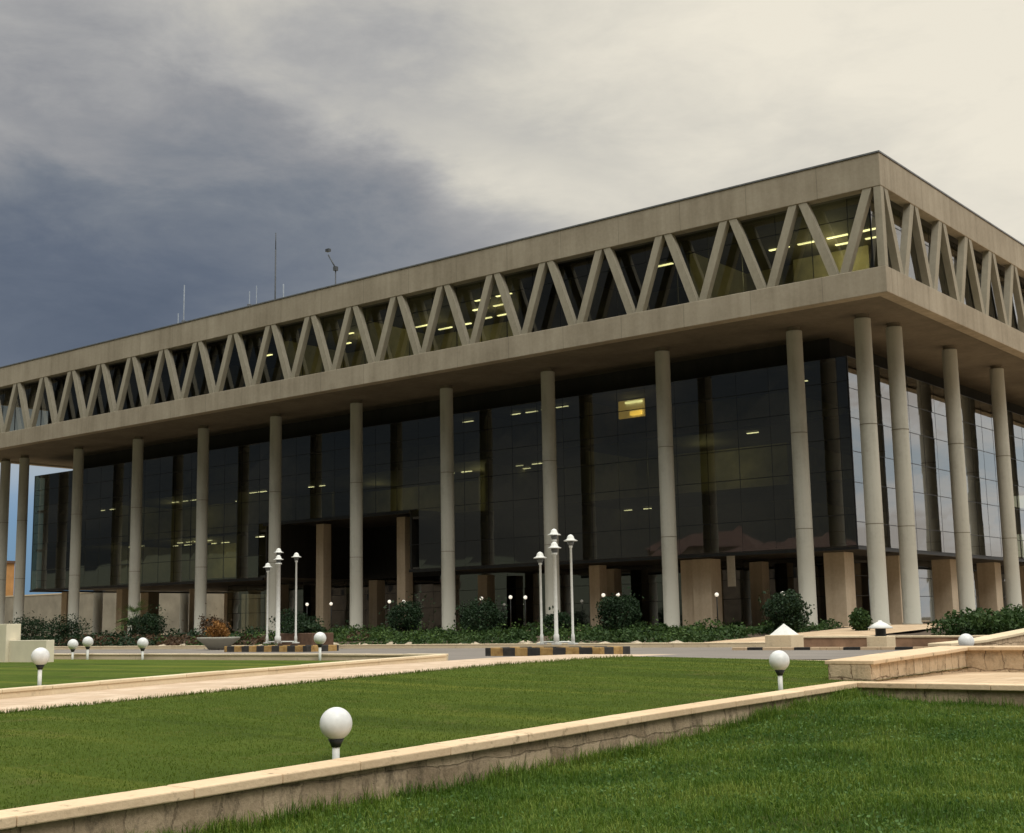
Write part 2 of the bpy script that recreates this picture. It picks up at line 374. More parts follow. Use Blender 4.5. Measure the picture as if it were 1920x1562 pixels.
# ------------------------------------------------------------------ mesh helpers
class MB:
    def __init__(s): s.v = []; s.f = []; s.sm = []
    def add(s, vs, fs, smooth=False):
        o = len(s.v); s.v += [tuple(x) for x in vs]
        for q in fs:
            s.f.append(tuple(i + o for i in q)); s.sm.append(smooth)
        return s
    def box(s, a, b):
        x0, y0, z0 = a; x1, y1, z1 = b
        return s.add([(x0, y0, z0), (x1, y0, z0), (x1, y1, z0), (x0, y1, z0), (x0, y0, z1), (x1, y0, z1), (x1, y1, z1), (x0, y1, z1)],
                     [(0, 3, 2, 1), (4, 5, 6, 7), (0, 1, 5, 4), (1, 2, 6, 5), (2, 3, 7, 6), (3, 0, 4, 7)])
    def hexa(s, lo, hi):
        return s.add(list(lo) + list(hi), [(0, 3, 2, 1), (4, 5, 6, 7), (0, 1, 5, 4), (1, 2, 6, 5), (2, 3, 7, 6), (3, 0, 4, 7)])
    def lathe(s, prof, c=(0, 0, 0), n=24, smooth=True):
        vs = []; fs = []
        for r, z in prof:
            for k in range(n):
                a = 2 * math.pi * k / n
                vs.append((c[0] + r * math.cos(a), c[1] + r * math.sin(a), c[2] + z))
        for i in range(len(prof) - 1):
            for k in range(n):
                k2 = (k + 1) % n
                fs.append((i * n + k, i * n + k2, (i + 1) * n + k2, (i + 1) * n + k))
        fs.append(tuple(reversed(range(n)))); fs.append(tuple((len(prof) - 1) * n + k for k in range(n)))
        return s.add(vs, fs, smooth)
    def bar(s, p, q, r, n=8):
        p = Vector(p); q = Vector(q); d = (q - p).normalized()
        a = d.orthogonal().normalized(); b = d.cross(a)
        vs = [p + r * (a * math.cos(2 * math.pi * k / n) + b * math.sin(2 * math.pi * k / n)) for k in range(n)]
        vs += [q + r * (a * math.cos(2 * math.pi * k / n) + b * math.sin(2 * math.pi * k / n)) for k in range(n)]
        fs = [(k, (k + 1) % n, n + (k + 1) % n, n + k) for k in range(n)] + [tuple(reversed(range(n))), tuple(range(n, 2 * n))]
        return s.add(vs, fs, True)
    def pyramid(s, a, b, z0, z1):
        cx, cy = (a[0] + b[0]) / 2, (a[1] + b[1]) / 2
        return s.add([(a[0], a[1], z0), (b[0], a[1], z0), (b[0], b[1], z0), (a[0], b[1], z0), (cx, cy, z1)],
                     [(0, 3, 2, 1), (0, 1, 4), (1, 2, 4), (2, 3, 4), (3, 0, 4)])
    def build(s, name, m, parent=None, bevel=0.0):
        me = bpy.data.meshes.new(name)
        off = parent_world(parent)
        me.from_pydata([(x - off[0], y - off[1], z - off[2]) for x, y, z in s.v], [], s.f)
        me.polygons.foreach_set('use_smooth', s.sm)
        me.materials.append(m); me.update()
        o = bpy.data.objects.new(name, me); C.objects.link(o)
        if parent: o.parent = parent
        if bevel:
            b = o.modifiers.new('bevel', 'BEVEL'); b.width = bevel; b.segments = 2; b.limit_method = 'ANGLE'; b.harden_normals = False
        return o

class PARTS:
    # every box becomes a part of its own
    def __init__(s, name, m, parent): s.a = (name, m, parent)
    def box(s, a, b): return MB().box(a, b).build(*s.a)

def parent_world(p):
    v = Vector((0, 0, 0))
    while p is not None:
        v += p.location; p = p.parent
    return v

def np_mesh(name, V, F, m, parent=None, smooth=False):
    """V (n,3), F (k,4) or (k,3) arrays"""
    off = parent_world(parent)
    V = np.asarray(V, np.float32) - np.array(off, np.float32)
    F = np.asarray(F, np.int32); k, c = F.shape
    me = bpy.data.meshes.new(name)
    me.vertices.add(len(V)); me.vertices.foreach_set('co', V.ravel())
    me.loops.add(k * c); me.loops.foreach_set('vertex_index', F.ravel())
    me.polygons.add(k); me.polygons.foreach_set('loop_start', np.arange(0, k * c, c, dtype=np.int32))
    me.polygons.foreach_set('use_smooth', np.full(k, smooth))
    me.materials.append(m); me.update(calc_edges=True); me.validate()
    o = bpy.data.objects.new(name, me); C.objects.link(o)
    if parent: o.parent = parent
    return o

def empty(name, loc):
    o = bpy.data.objects.new(name, None); C.objects.link(o); o.location = loc; o.empty_display_size = 0.3
    return o
def tag(o, label=None, cat=None, group=None, kind=None):
    if label: o['label'] = label
    if cat: o['category'] = cat
    if group: o['group'] = group
    if kind: o['kind'] = kind
    return o
def copy_tree(o, parent=None):
    c = o.copy(); C.objects.link(c)
    if parent: c.parent = parent
    for ch in list(o.children): copy_tree(ch, c)
    return c

# ------------------------------------------------------------------ terrain
def interp(pts, v):
    xs, ys = zip(*pts); return np.interp(v, xs, ys)
GY = [(-90, -1.6), (-60, -1.45), (-48, -1.22), (-42, -1.06), (-37, -.92), (-33, -.83), (-29, -.80), (-24, -.86), (-15, -.86), (-8, -.66), (0, -.42), (400, -.42)]
def gz(y): return interp(GY, y)

def sheet(name, xs, ys, zf, m, kind='structure', label=None):
    xs = np.asarray(xs, float); ys = np.asarray(ys, float)
    X, Y = np.meshgrid(xs, ys); Z = zf(X, Y)
    V = np.stack([X.ravel(), Y.ravel(), Z.ravel()], 1); nx = len(xs)
    i, j = np.meshgrid(np.arange(nx - 1), np.arange(len(ys) - 1)); a = (j * nx + i).ravel()
    o = np_mesh(name, V, np.stack([a, a + 1, a + nx + 1, a + nx], 1), m, smooth=True)
    tag(o, label, None, None, kind)
    return o

def ground_z(X, Y):
    z = gz(Y) - 0.06
    z = np.where((X > 4.9) & (Y < -27), z - 0.5, z)
    z = np.where((X > 11) & (Y < -25), z - 0.8, z)
    z = np.where((X > 11) & (Y >= -29) & (Y < -14), z + 0.0, z)
    return z
gx = [-3000, -900, -400, -200, -120, -80, -60, -40, -20, -10, 0, 2, 4.5, 5.2, 8, 10.5, 11.5, 13, 20, 30, 60, 120, 400, 900, 3000]
gyv = [-3000, -900, -300, -120, -90, -75, -60, -54, -48, -45, -42, -39, -37, -35, -33, -31, -29, -27.5, -26.5, -25.5, -24.5, -22, -18, -15, -12, -8, -4, 0, 5, 20, 60, 120, 300, 900, 3000]
sheet('ground', gx, gyv, ground_z, GROUND)

WALL1 = [(-60, -1.42), (-48.4, -1.235), (-46.9, -1.21), (-45.1, -1.17), (-42.7, -1.115), (-40.6, -1.06), (-38.4, -1.015), (-34.55, -.96), (-28, -.86)]
def lawn_z(X, Y):
    k = np.clip((X - 5.5) / 7.2, 0, 1)
    return (gz(Y) + 0.03) * (1 - k) + (interp(WALL1, Y) - 0.045) * k
# lawns
L_Y = np.linspace(-60, -28.2, 50)
sheet('lawn', np.linspace(5.0, 12.985, 20), L_Y, lawn_z, LAWN)
sheet('lawn', np.linspace(-90, 1.8, 60), np.linspace(-75, -31.25, 40), lambda X, Y: gz(Y) + 0.03, LAWN)
NLY = [(-62, -1.72), (-46.4, -1.64), (-43.3, -1.56), (-40.4, -1.47), (-37, -1.27), (-34.6, -1.19)]
def near_z(X, Y):
    z = interp(NLY, Y) + 0.03
    return z - 0.035 * np.clip(X - 13.2, 0, 12) * np.clip((Y + 44) / 9, 0, 1) + 0.02 * np.sin(X * 1.7 + Y * .6) + 0.015 * np.sin(X * 3.1 - Y * 2.3)
sheet('lawn', np.linspace(13.2, 32, 50), np.linspace(-62, -34.6, 60), near_z, LAWN_N)
# road, path, paving, planting bed
sheet('road', [12.2, 20, 60], [-28.5, -25, -22, -18, -14.9], lambda X, Y: gz(Y) - 0.02 + 0 * X, ASPH)
sheet('road', [1.9, 5.0, 12.2], [-28.1, -25, -22, -18, -14.9], lambda X, Y: gz(Y) - 0.02 + 0 * X, ASPH)
sheet('road', [-150, -60, -20, 0, 1.9], [-30.95, -28.3, -25, -22, -18, -14.9], lambda X, Y: gz(Y) - 0.02 + 0 * X, ASPH)
PZ = [(-75, -1.75), (-50, -1.26), (-44, -1.10), (-41, -1.03), (-37.3, -.92), (-33.6, -.82), (-29.4, -.775), (-26.4, -.79)]
sheet('path', [2.0, 3, 4, 5.06], np.linspace(-70, -26.4, 40), lambda X, Y: interp(PZ, Y) + 0.012, PAVE)
sheet('terrace', [12.9, 13.3, 16, 22, 40], [-34.5, -32, -30, -28.6], lambda X, Y: -1.01 + 0 * X, PAVE2)
sheet('planting_bed', np.linspace(-75, 9.0, 60), np.linspace(-14.9, 1.0, 20), lambda X, Y: gz(Y) + 0.02 + 0.05 * np.sin(X * .9) * np.sin(Y * 1.3), SOIL)
sheet('forecourt', [-95, -40, 0, 12, 60], [0.6, 10, 30, 90], lambda X, Y: -0.385 + 0 * X, PAVE2)
sheet('path', [-1.5, 0.5, 2.6], np.linspace(-14.8, 0.7, 12), lambda X, Y: gz(Y) + 0.10 + 0 * X, PAVE2)

# hills: behind the photographer (they show in the glazing) and far to the left
def ridge(name, az0, az1, dist, h, seed, m):
    rs = np.random.RandomState(seed); n = 90
    a = np.linspace(R(az0), R(az1), n)
    prof = h * (0.55 + 0.45 * np.interp(np.linspace(0, 1, n), np.linspace(0, 1, 14), rs.rand(14))) * np.sin(np.linspace(0.12, math.pi - 0.12, n)) ** 0.5
    rows = []
    for k, (dd, hh) in enumerate([(0, 0), (60, .35), (140, .7), (230, 1.0), (420, .8), (700, 0)]):
        r = dist + dd; jit = 1 + 0.10 * (rs.rand(n) - .5)
        rows.append(np.stack([21.8 + r * np.sin(a), -53.6 + r * np.cos(a), -3 + prof * hh * jit], 1))
    V = np.concatenate(rows); F = []
    for k in range(5):
        for i in range(n - 1):
            q = k * n + i; F.append((q, q + 1, q + n + 1, q + n))
    return tag(np_mesh(name, V, np.array(F), m, smooth=True), kind='structure')
ridge('hills', 95, 300, 420, 62, 3, HILLM)
ridge('hills', -75, -40, 520, 22, 5, GROUND)

# ------------------------------------------------------------------ the building
Z0 = -0.40
ZT, Z1, Z2, Z3 = 20.19, 18.68, 15.07, 13.89
XL, YB = -78.6, 62.0
B = empty('office_building', (-39.0, 30.0, Z0))
tag(B, 'long concrete office building with zigzag truss top storey over dark glass and round columns', 'building')

# roof and bands
mb = MB()
def ring(mb, z0, z1, th, out=0.0):
    mb.box((XL - out, -out, z0), (out, th, z1)); mb.box((XL - out, YB - th, z0), (out, YB + out, z1))
    mb.box((out - th - out, th, z0), (out, YB - th, z1)); mb.box((XL - out, th, z0), (XL + th, YB - th, z1))
ring(mb, Z1, ZT, 0.55); mb.build('parapet_band', CONC, B, 0.03)
mb = MB(); ring(mb, ZT, ZT + 0.07, 0.62, 0.04); mb.build('parapet_flashing', METAL, B)
mb = MB(); ring(mb, Z3, Z2, 0.60); mb.build('floor_band', CONC, B, 0.03)
MB().box((XL + .55, .55, ZT - .6), (-.55, YB - .55, ZT - .35)).build('roof', CONC_T, B)
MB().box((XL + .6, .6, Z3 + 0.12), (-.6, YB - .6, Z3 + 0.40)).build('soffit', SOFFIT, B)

# truss braces: every diagonal is a part of its own
def brace_mesh(name, axis, run):
    m_ = MB(); wd, dp = 0.205, 0.36
    z0, z1 = Z2 - 0.02, Z1 + 0.02
    if axis == 'x':
        lo = [(-wd, .03, 0), (wd, .03, 0), (wd, dp, 0), (-wd, dp, 0)]
        hi = [(run - wd, .03, z1 - z0), (run + wd, .03, z1 - z0), (run + wd, dp, z1 - z0), (run - wd, dp, z1 - z0)]
    else:
        lo = [(-dp, -wd, 0), (-.03, -wd, 0), (-.03, wd, 0), (-dp, wd, 0)]
        hi = [(-dp, run - wd, z1 - z0), (-.03, run - wd, z1 - z0), (-.03, run + wd, z1 - z0), (-dp, run + wd, z1 - z0)]
    m_.hexa(lo, hi)
    me = bpy.data.meshes.new(name)
    me.from_pydata(m_.v, [], m_.f); me.materials.append(CONC_T); me.update()
    return me
P_, Q_, A0, B0 = 3.6, 3.472, 0.406, 0.386
G_ = 0.24
mxl = brace_mesh('truss_brace', 'x', P_ / 2 - 2 * G_); mxr = brace_mesh('truss_brace', 'x', -(P_ / 2 - 2 * G_))
myl = brace_mesh('truss_brace', 'y', Q_ / 2 - 2 * G_); myr = brace_mesh('truss_brace', 'y', -(Q_ / 2 - 2 * G_))
def place_part(me, name, loc):
    o = bpy.data.objects.new(name, me); C.objects.link(o); o.parent = B
    o.location = Vector(loc) - Vector(B.location)
    return o
for k in range(22):
    xa = -(A0 + k * P_); xb = xa - P_ / 2
    if xb > XL + .4: place_part(mxl, 'truss_brace', (xb + G_, 0, Z2 - .02))
    if k > 0 and xa > XL: place_part(mxr, 'truss_brace', (xa + P_ / 2 - G_, 0, Z2 - .02))
for k in range(17):
    ya = B0 + k * Q_
    place_part(myr, 'truss_brace', (0, ya + Q_ / 2 - G_, Z2 - .02))
    if k > 0: place_part(myl, 'truss_brace', (0, ya - Q_ / 2 + G_, Z2 - .02))
# first left diagonal of the long side already meets the corner; corner posts
mb = MB().box((-.37, .02, Z2 - .01), (-.02, .37, Z1 + .01)); mb.build('corner_post', CONC_T, B, 0.03)
mb = MB().box((XL + .02, .02, Z2 - .01), (XL + .5, .50, Z1 + .01)); mb.build('corner_post', CONC_T, B, 0.03)

# glazing helper: a grid of panes with hair-fine misalignment, so reflections break from pane to pane
def glazing(name, axis, const, u0, u1, zs, du, m, parent, sign=1, holes=()):
    V, F = [], []
    us = np.arange(u0, u1 - 1e-3, du).tolist() + [u1]
    mm = MB()
    for i in range(len(us) - 1):
        for j in range(len(zs) - 1):
            um, zm = (us[i] + us[i + 1]) / 2, (zs[j] + zs[j + 1]) / 2
            if any(a < um < b and c < zm < d for a, b, c, d in holes): continue
            jit = RNG.uniform(-.0035, .0035, 4)
            quad = [(us[i], zs[j]), (us[i + 1], zs[j]), (us[i + 1], zs[j + 1]), (us[i], zs[j + 1])]
            o = len(V)
            for (u, z), q in zip(quad, jit):
                V.append((u, const + q, z) if axis == 'x' else (const + q, u, z))
            F.append((o, o + 1, o + 2, o + 3))
    ob = np_mesh(name, np.array(V), np.array(F), m, parent)
    wdt = 0.022
    def bx(ua, ub, za, zb, d0, d1):
        if axis == 'x': mm.box((ua, const + min(d0, d1), za), (ub, const + max(d0, d1), zb))
        else: mm.box((const + min(d0, d1), ua, za), (const + max(d0, d1), ub, zb))
    for u in us:
        segs = [(zs[0], zs[-1])]
        for a, b, c, d in holes:
            if a < u < b: segs = [(d, zs[-1])]
        for za, zb in segs: bx(u - .004, u + .004, za, zb, .008 * sign, -.06 * sign)
    for z in zs:
        segs = [(us[0], us[-1])]
        for a, b, c, d in holes:
            if c - .1 < z < d - .1: segs = [(us[0], a), (b, us[-1])]
        for ua, ub in segs: bx(ua, ub, z - .016, z + .016, .012 * sign, -.07 * sign)
    mu = mm.build('mullion_grid', MULL, ob)
    return ob

# upper storey window band set back behind the truss
UW = 0.95
glazing('upper_glazing', 'x', UW, XL + UW, -UW, [Z2 + .05, Z1 - .9, Z1 + .3], 1.8, GLASS_U, B, -1)
glazing('upper_glazing', 'y', -UW, UW, YB - UW, [Z2 + .05, Z1 - .9, Z1 + .3], 1.736, GLASS_U, B, 1)
mb = MB(); mb.box((XL + .6, .6, Z2 - .12), (-.6, YB - .6, Z2 + .02)); mb.build('upper_floor', INT_F, B)
mb = MB(); mb.box((XL + .6, .6, Z1 + .05), (-.6, YB - .6, Z1 + .2)); mb.build('upper_ceiling', INT_F, B)
mb = PARTS('interior_wall', INT_W, B); mb.box((XL + 8, 9.5, Z2 + .02), (-8.6, 9.8, Z1 + .05)); mb.box((-8.9, 9.8, Z2 + .02), (-8.6, YB - 8, Z1 + .05))
mb.box((-8.6, 8.7, Z2 + .02), (-4.4, 8.9, Z1 + .05))
for x in (-12, -19.5, -23, -35, -43, -52, -61, -70): mb.box((x, 3.5, Z2 + .02), (x + .2, 9.5, Z1 + .05))

# glass box under the soffit
BX0, BX1, BY0, BY1 = -75.6, -4.7, 6.0, 57.0
BZ0, BZ1 = 3.40, 12.62
ZS = [BZ0, 4.55, 6.45, 7.95, 9.6, 11.05, BZ1]
ENT = (-47.3, -33.9, 0.0, 7.05)
ZSL = [BZ0, 4.9, 7.05, 8.6, 10.1, 11.4, BZ1]
glazing('curtain_wall', 'x', BY0, BX0, BX1, ZSL, 1.85, GLASS, B, -1, holes=[ENT])
glazing('curtain_wall', 'y', BX1, BY0, BY1, ZS, 1.85, GLASS, B, 1)
glazing('curtain_wall', 'y', BX0, BY0, BY1, ZS, 1.85, GLASS, B, -1)
mb = MB()
mb.box((BX0 - .05, BY0 - .06, BZ0 - .18), (-47.35, BY0 + .12, BZ0 - .035)); mb.box((-33.85, BY0 - .06, BZ0 - .18), (BX1 + .06, BY0 + .12, BZ0 - .035))
mb.box((BX1 - .12, BY0 + .12, BZ0 - .18), (BX1 + .06, BY1, BZ0 - .035)); mb.box((BX0 - .05, BY0 + .12, BZ0 - .18), (BX0 + .12, BY1, BZ0 - .035))
mb.box((-47.35, BY0 - .06, 6.86), (-33.85, BY0 + .12, 7.02))
mb.build('base_trim', MULL, B)
# slabs and a dark core
for z in (BZ0, 6.5, 9.65, BZ1 - .12):
    mb = MB()
    if z < 6.9:
        mb.box((BX0 + .15, BY0 + .25, z), (-47.4, BY1 - .2, z + .14)); mb.box((-33.8, BY0 + .25, z), (BX1 - .2, BY1 - .2, z + .14))
        mb.box((-47.4, 15, z), (-33.8, BY1 - .2, z + .14))
    else: mb.box((BX0 + .15, BY0 + .25, z), (BX1 - .2, BY1 - .2, z + .14))
    mb.build('floor_slab', INT_F, B)
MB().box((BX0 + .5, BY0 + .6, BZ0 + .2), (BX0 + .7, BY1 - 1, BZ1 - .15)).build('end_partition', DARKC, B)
mb = PARTS('interior_wall', INT_W, B)
mb.box((-70, 12.5, BZ0 + .14), (-47.5, 12.8, BZ1 - .12)); mb.box((-33.7, 12.5, BZ0 + .14), (-11.4, 12.8, BZ1 - .12))
mb.box((-47.5, 14.5, 7.1), (-33.7, 14.8, BZ1 - .12)); mb.box((-11.7, 12.8, BZ0 + .14), (-11.4, 50, BZ1 - .12))
for x in (-66.0, -52.0, -29, -21.5): mb.box((x, 7.5, BZ0 + .14), (x + .2, 12.5, BZ1 - .12))
# recessed clerestory between box and soffit (open at the far end)
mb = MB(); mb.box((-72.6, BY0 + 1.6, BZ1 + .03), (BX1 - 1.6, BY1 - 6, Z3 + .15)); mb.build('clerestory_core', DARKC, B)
# ground floor: dark glass lobby set well back under the box
glazing('lobby_glazing', 'x', 15.0, -62, -9, [-.36, 1.2, 2.3, BZ0 - .01], 2.2, GLASS, B, -1)
glazing('lobby_glazing', 'y', -9.0, 15.0, 52, [-.36, 1.2, 2.3, BZ0 - .01], 2.2, GLASS, B, 1)
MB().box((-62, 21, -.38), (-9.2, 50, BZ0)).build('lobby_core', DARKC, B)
MB().box((-47.3, 14.9, BZ0), (-33.9, 15.2, 7.1)).build('entrance_screen', MULL, B)
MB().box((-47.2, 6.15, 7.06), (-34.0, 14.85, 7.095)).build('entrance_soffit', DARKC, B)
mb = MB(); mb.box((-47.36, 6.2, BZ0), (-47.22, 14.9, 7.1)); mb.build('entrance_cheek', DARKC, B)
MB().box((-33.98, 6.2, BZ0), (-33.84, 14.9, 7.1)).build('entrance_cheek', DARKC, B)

# round columns
def column_obj():
    H = Z3 + .12 - Z0
    mb = MB(); mb.lathe([(.46, 0), (.46, .12), (.405, .14), (.40, 3.0), (.40, 3.01), (.395, 7.0), (.385, H - .22), (.385, H - .20)], (0, 0, 0), 28)
    me = bpy.data.meshes.new('column'); me.from_pydata(mb.v, [], mb.f); me.polygons.foreach_set('use_smooth', mb.sm)
    me.materials.append(CONC_C); me.update()
    o = bpy.data.objects.new('column', me); C.objects.link(o); o.parent = B
    mb = MB().lathe([(.31, H - .20), (.31, H)], (0, 0, 0), 20)  # dark neck modelled in place of the shadow where column meets soffit
    me = bpy.data.meshes.new('shadow_neck'); me.from_pydata(mb.v, [], mb.f); me.materials.append(SOFFIT); me.update()
    n_ = bpy.data.objects.new('shadow_neck', me); C.objects.link(n_); n_.parent = o
    for z in (4.6, 9.2):
        mb = MB().lathe([(.403, z), (.403, z + .03)], (0, 0, 0), 28)
        me = bpy.data.meshes.new('shutter_joint'); me.from_pydata(mb.v, [], mb.f); me.materials.append(SOFFIT); me.update()
        n_ = bpy.data.objects.new('shutter_joint', me); C.objects.link(n_); n_.parent = o
    return o
cpos = [(-2.92, 3.95)] + [(-6.55 - 7.52 * k, 4.2) for k in range(10)] + [(-77.0, 4.2)]
cpos[2] = (-13.9, 3.9)
cpos += [(-2.55, 6.75 + 7.28 * k) for k in range(8)]
cpos += [(-76.6, 13.0 + 9 * k) for k in range(5)] + [(-66.0 + 9 * k, 58.8) for k in range(7)]
c0 = column_obj()
for i, (x, y) in enumerate(cpos):
    o = c0 if i == 0 else copy_tree(c0, B)
    o.location = Vector((x, y, Z0)) - Vector(B.location)
# square stone piers carrying the glass box
pier_me = None
def pier(x, y, top, h=.55):
    mb = MB(); mb.box((-h, -h, 0), (h, h, top - Z0 - .2))
    o = mb.build('stone_pier', STONE_P, None, 0.02)
    o.parent = B; o.location = Vector((x, y, Z0)) - Vector(B.location)
for k in range(10):
    x = -6.5 - 7.5 * k
    if k not in (3, 6, 7): pier(x, 7.7 if k < 2 else 8.4, 7.1 if -47 < x < -34 else BZ0, .55 if k < 2 else .36)
pier(-14.9, 8.0, BZ0)
for k in range(6): pier(-6.3, 13.9 + 7.35 * k, BZ0)
for k in range(6): pier(-14.0 - 10 * k, 13.5, BZ0, .4)
for y in (16, 25): pier(-73.5, y, BZ0)

# lit ceiling lamps seen through the glass
mb_l = []
def lamp_strip(name, boxes, m):
    for (a, b) in boxes:
        mb = MB(); mb.box(a, b); mb.build(name, m, B)
strips = []
rs = random.Random(11)
LIGHT_ROWS = [(-8.6, -2.4, (6.0,)), (-5.6, -3.0, (7.4,)), (-26.6, -24.4, (3.9,)), (-28.2, -26.0, (5.6,)), (-29.6, -27.0, (7.7,)), (-33.2, -30.8, (8.1,)),
              (-33.8, -32.0, (6.6,)), (-38.9, -36.8, (5.0, 7.6)), (-41.2, -39.4, (7.0,)), (-14.7, -13.4, (4.7,)), (-47.9, -46.5, (6.0,))]
for x0, x1, ys in LIGHT_ROWS:
    for y in ys:
        x = x0
        while x < x1 - .5:
            strips.append(((x, y, Z1 - .02), (x + 1.1, y + .16, Z1 + .03))); x += 1.6
def office_lamp(x, y, z, e):
    # the glow of the lit ceiling fittings of one office
    l = bpy.data.lights.new('office_lamp', 'POINT'); l.energy = e; l.color = (1.0, .88, .42); l.shadow_soft_size = .4
    o = bpy.data.objects.new('office_lamp', l); C.objects.link(o); o.parent = B; o.location = Vector((x, y, z)) - Vector(B.location)
for x, y, e_ in [(-5.5, 6.6, 260), (-26.6, 6.2, 110), (-32.0, 6.4, 80), (-38.5, 6.4, 110)]: office_lamp(x, y, 17.7, e_)
for x, y, z, e_ in [(-58.5, 9.6, 5.6, 150), (-67.5, 9.6, 5.4, 60), (-62.0, 9.6, 8.8, 50), (-31.5, 10, 8.8, 70), (-15.0, 9.8, 8.6, 60), (-42.0, 11.5, 8.8, 50)]: office_lamp(x, y, z, e_)
NUP = len(strips)
for x0, x1, y, z in [(-33.9, -31.3, 9.5, 9.60), (-29.5, -26.5, 9.5, 9.60), (-45.8, -43.6, 8.6, 9.6), (-51.5, -50.2, 8.2, 9.6), (-60.8, -56.8, 8.5, 9.6), (-70, -67, 8.5, 9.6),
                     (-11.0, -9.4, 7.2, 9.6), (-8.0, -6.7, 7.0, 11.9), (-26.8, -25.4, 7.4, 12.4), (-30.8, -29.9, 7.6, 12.4), (-59.4, -55.4, 8.0, 6.44), (-65.5, -63.5, 8.0, 6.44), (-51.0, -49.0, 8.4, 6.44), (-62.5, -60.5, 10.0, 6.44), (-58.5, -56.0, 10.5, 6.44), (-57.0, -54.0, 11.5, 9.6), (-30.0, -27.5, 11.0, 9.6), (-21.0, -19.0, 10.5, 6.44), (-24.4, -23.0, 7.2, 12.4), (-16.2, -15.5, 7.0, 12.4)]:
    x = x0
    while x < x1 - .3:
        strips.append(((x, y, z - .05), (x + .45 + .4 * rs.random(), y + .12, z - .01))); x += .9 + .7 * rs.random()
lamp_strip('ceiling_light', strips[:NUP], TUBE)
lamp_strip('ceiling_light', strips[NUP:], TUBE_D)
LWX = -18.9
WARM2 = m_emit('dim_amber', (1.0, .62, .14, 1), 0.5)
MB().box((LWX - .75, 8.25, 11.4), (LWX + 1.0, 8.4, 12.4)).build('glow_panel', WARM2, B)  # panel glows by itself, standing in for an amber lamp-lit room wall
MB().box((LWX - .2, 8.1, 12.2), (LWX + .9, 8.22, 12.3)).build('lit_window', TUBE, B)
MB().box((LWX + .1, 8.1, 11.5), (LWX + .85, 8.22, 11.72)).build('lit_window', WARM, B)
# lit back walls of the corner office are lit by the tubes above; desks and cabinets by the glass
mb = PARTS('office_cabinet', INT_W, B)
for x in (-3.5, -9.8, -26.0, -30.4, -41.8): mb.box((x, 6.2, Z2 + .02), (x + 1.8, 7.0, Z2 + 1.0 + rs.random() * .5))
# white panel hanging by the pier
tag(MB().box((-13.25, 8.55, 1.75), (-12.8, 8.62, BZ0 - .02)).build('hanging_banner', WHITE), 'narrow blank white banner hanging under the glass box beside the paired stone piers', 'banner')

# ------------------------------------------------------------------ roof antennas
def antenna(loc, parts, label):
    e = empty('roof_antenna', loc); tag(e, label, 'antenna', 'antennas along the roof edge')
    for nm, fn, m in parts:
        mb = MB(); fn(mb, loc); mb.build(nm, m, e)
RZ = ZT - .35
def mast(h, r=.04, dxy=(0, 0)):
    return lambda mb, l: mb.bar((l[0] + dxy[0], l[1] + dxy[1], l[2]), (l[0] + dxy[0], l[1] + dxy[1], l[2] + h), r)
def foot(mb, l): mb.box((l[0] - .3, l[1] - .3, l[2]), (l[0] + .3, l[1] + .3, l[2] + 4.2 - 0))
def base(h, r): return lambda mb, l: mb.lathe([(r, 0), (r, h)], l, 12)
antenna((-61.8, 10, RZ), [('mast', mast(7.2, .045), PALEM), ('base_unit', base(4.3, .16), DARKM), ('side_rod', mast(5.0, .04, (-.7, 0)), PALEM)], 'pale whip antenna with a short side rod, leftmost on the roof')
antenna((-51.0, 10, RZ), [('mast', mast(8.0, .055), DARKM), ('upper_whip', lambda mb, l: mb.bar((l[0], l[1], l[2] + 8.0), (l[0], l[1], l[2] + 9.3), .035), DARKM), ('side_rod', mast(5.2, .05, (.9, 0)), PALEM)], 'tallest dark antenna mast on the roof')
antenna((-53.9, 10, RZ), [('mast', mast(5.3, .035), PALEM), ('base_unit', base(4.3, .17), DARKM), ('side_rod', mast(5.6, .03, (.8, 0)), PALEM)], 'stubby pale antenna just left of the tallest mast')
antenna((-44.6, 10, RZ), [('mast', mast(5.5, .045), DARKM), ('crook_arm', lambda mb, l: mb.bar((l[0], l[1], l[2] + 5.4), (l[0] - .75, l[1], l[2] + 6.5), .05), DARKM),
                          ('camera_head', lambda mb, l: mb.box((l[0] - .95, l[1] - .12, l[2] + 6.75), (l[0] - .6, l[1] + .12, l[2] + 6.95)), DARKM), ('junction_box', lambda mb, l: mb.box((l[0] - .13, l[1] - .13, l[2] + 5.2), (l[0] + .13, l[1] + .13, l[2] + 5.5)), DARKM)], 'crooked dark antenna arm, rightmost on the roof')

# ------------------------------------------------------------------ garden walls
def resample(pts, step):
    out = [Vector(pts[0])]; cut = []
    for a, b in zip(pts[:-1], pts[1:]):
        a = Vector(a); b = Vector(b); n = max(1, round((b - a).length / step))
        for k in range(1, n + 1): out.append(a.lerp(b, k / n))
    return out
def offsets(pts, d):
    res = []
    for i, p in enumerate(pts):
        ds = []
        if i > 0: ds.append((pts[i] - pts[i - 1]).xy.normalized())
        if i < len(pts) - 1: ds.append((pts[i + 1] - pts[i]).xy.normalized())
        if len(ds) == 1: nrm = Vector((-ds[0].y, ds[0].x)); k = 1
        else:
            n0 = Vector((-ds[0].y, ds[0].x)); n1_ = Vector((-ds[1].y, ds[1].x)); nrm = (n0 + n1_).normalized(); k = 1 / max(.3, nrm.dot(n0))
        res.append(Vector((p.x + nrm.x * d * k, p.y + nrm.y * d * k, p.z)))
    return res
def sweep_seg(mb, a0, a1, b0, b1, za0, za1, zb0, zb1):
    mb.hexa([(a0.x, a0.y, za0), (b0.x, b0.y, za0), (b1.x, b1.y, zb0), (a1.x, a1.y, zb0)], [(a0.x, a0.y, za1), (b0.x, b0.y, za1), (b1.x, b1.y, zb1), (a1.x, a1.y, zb1)])
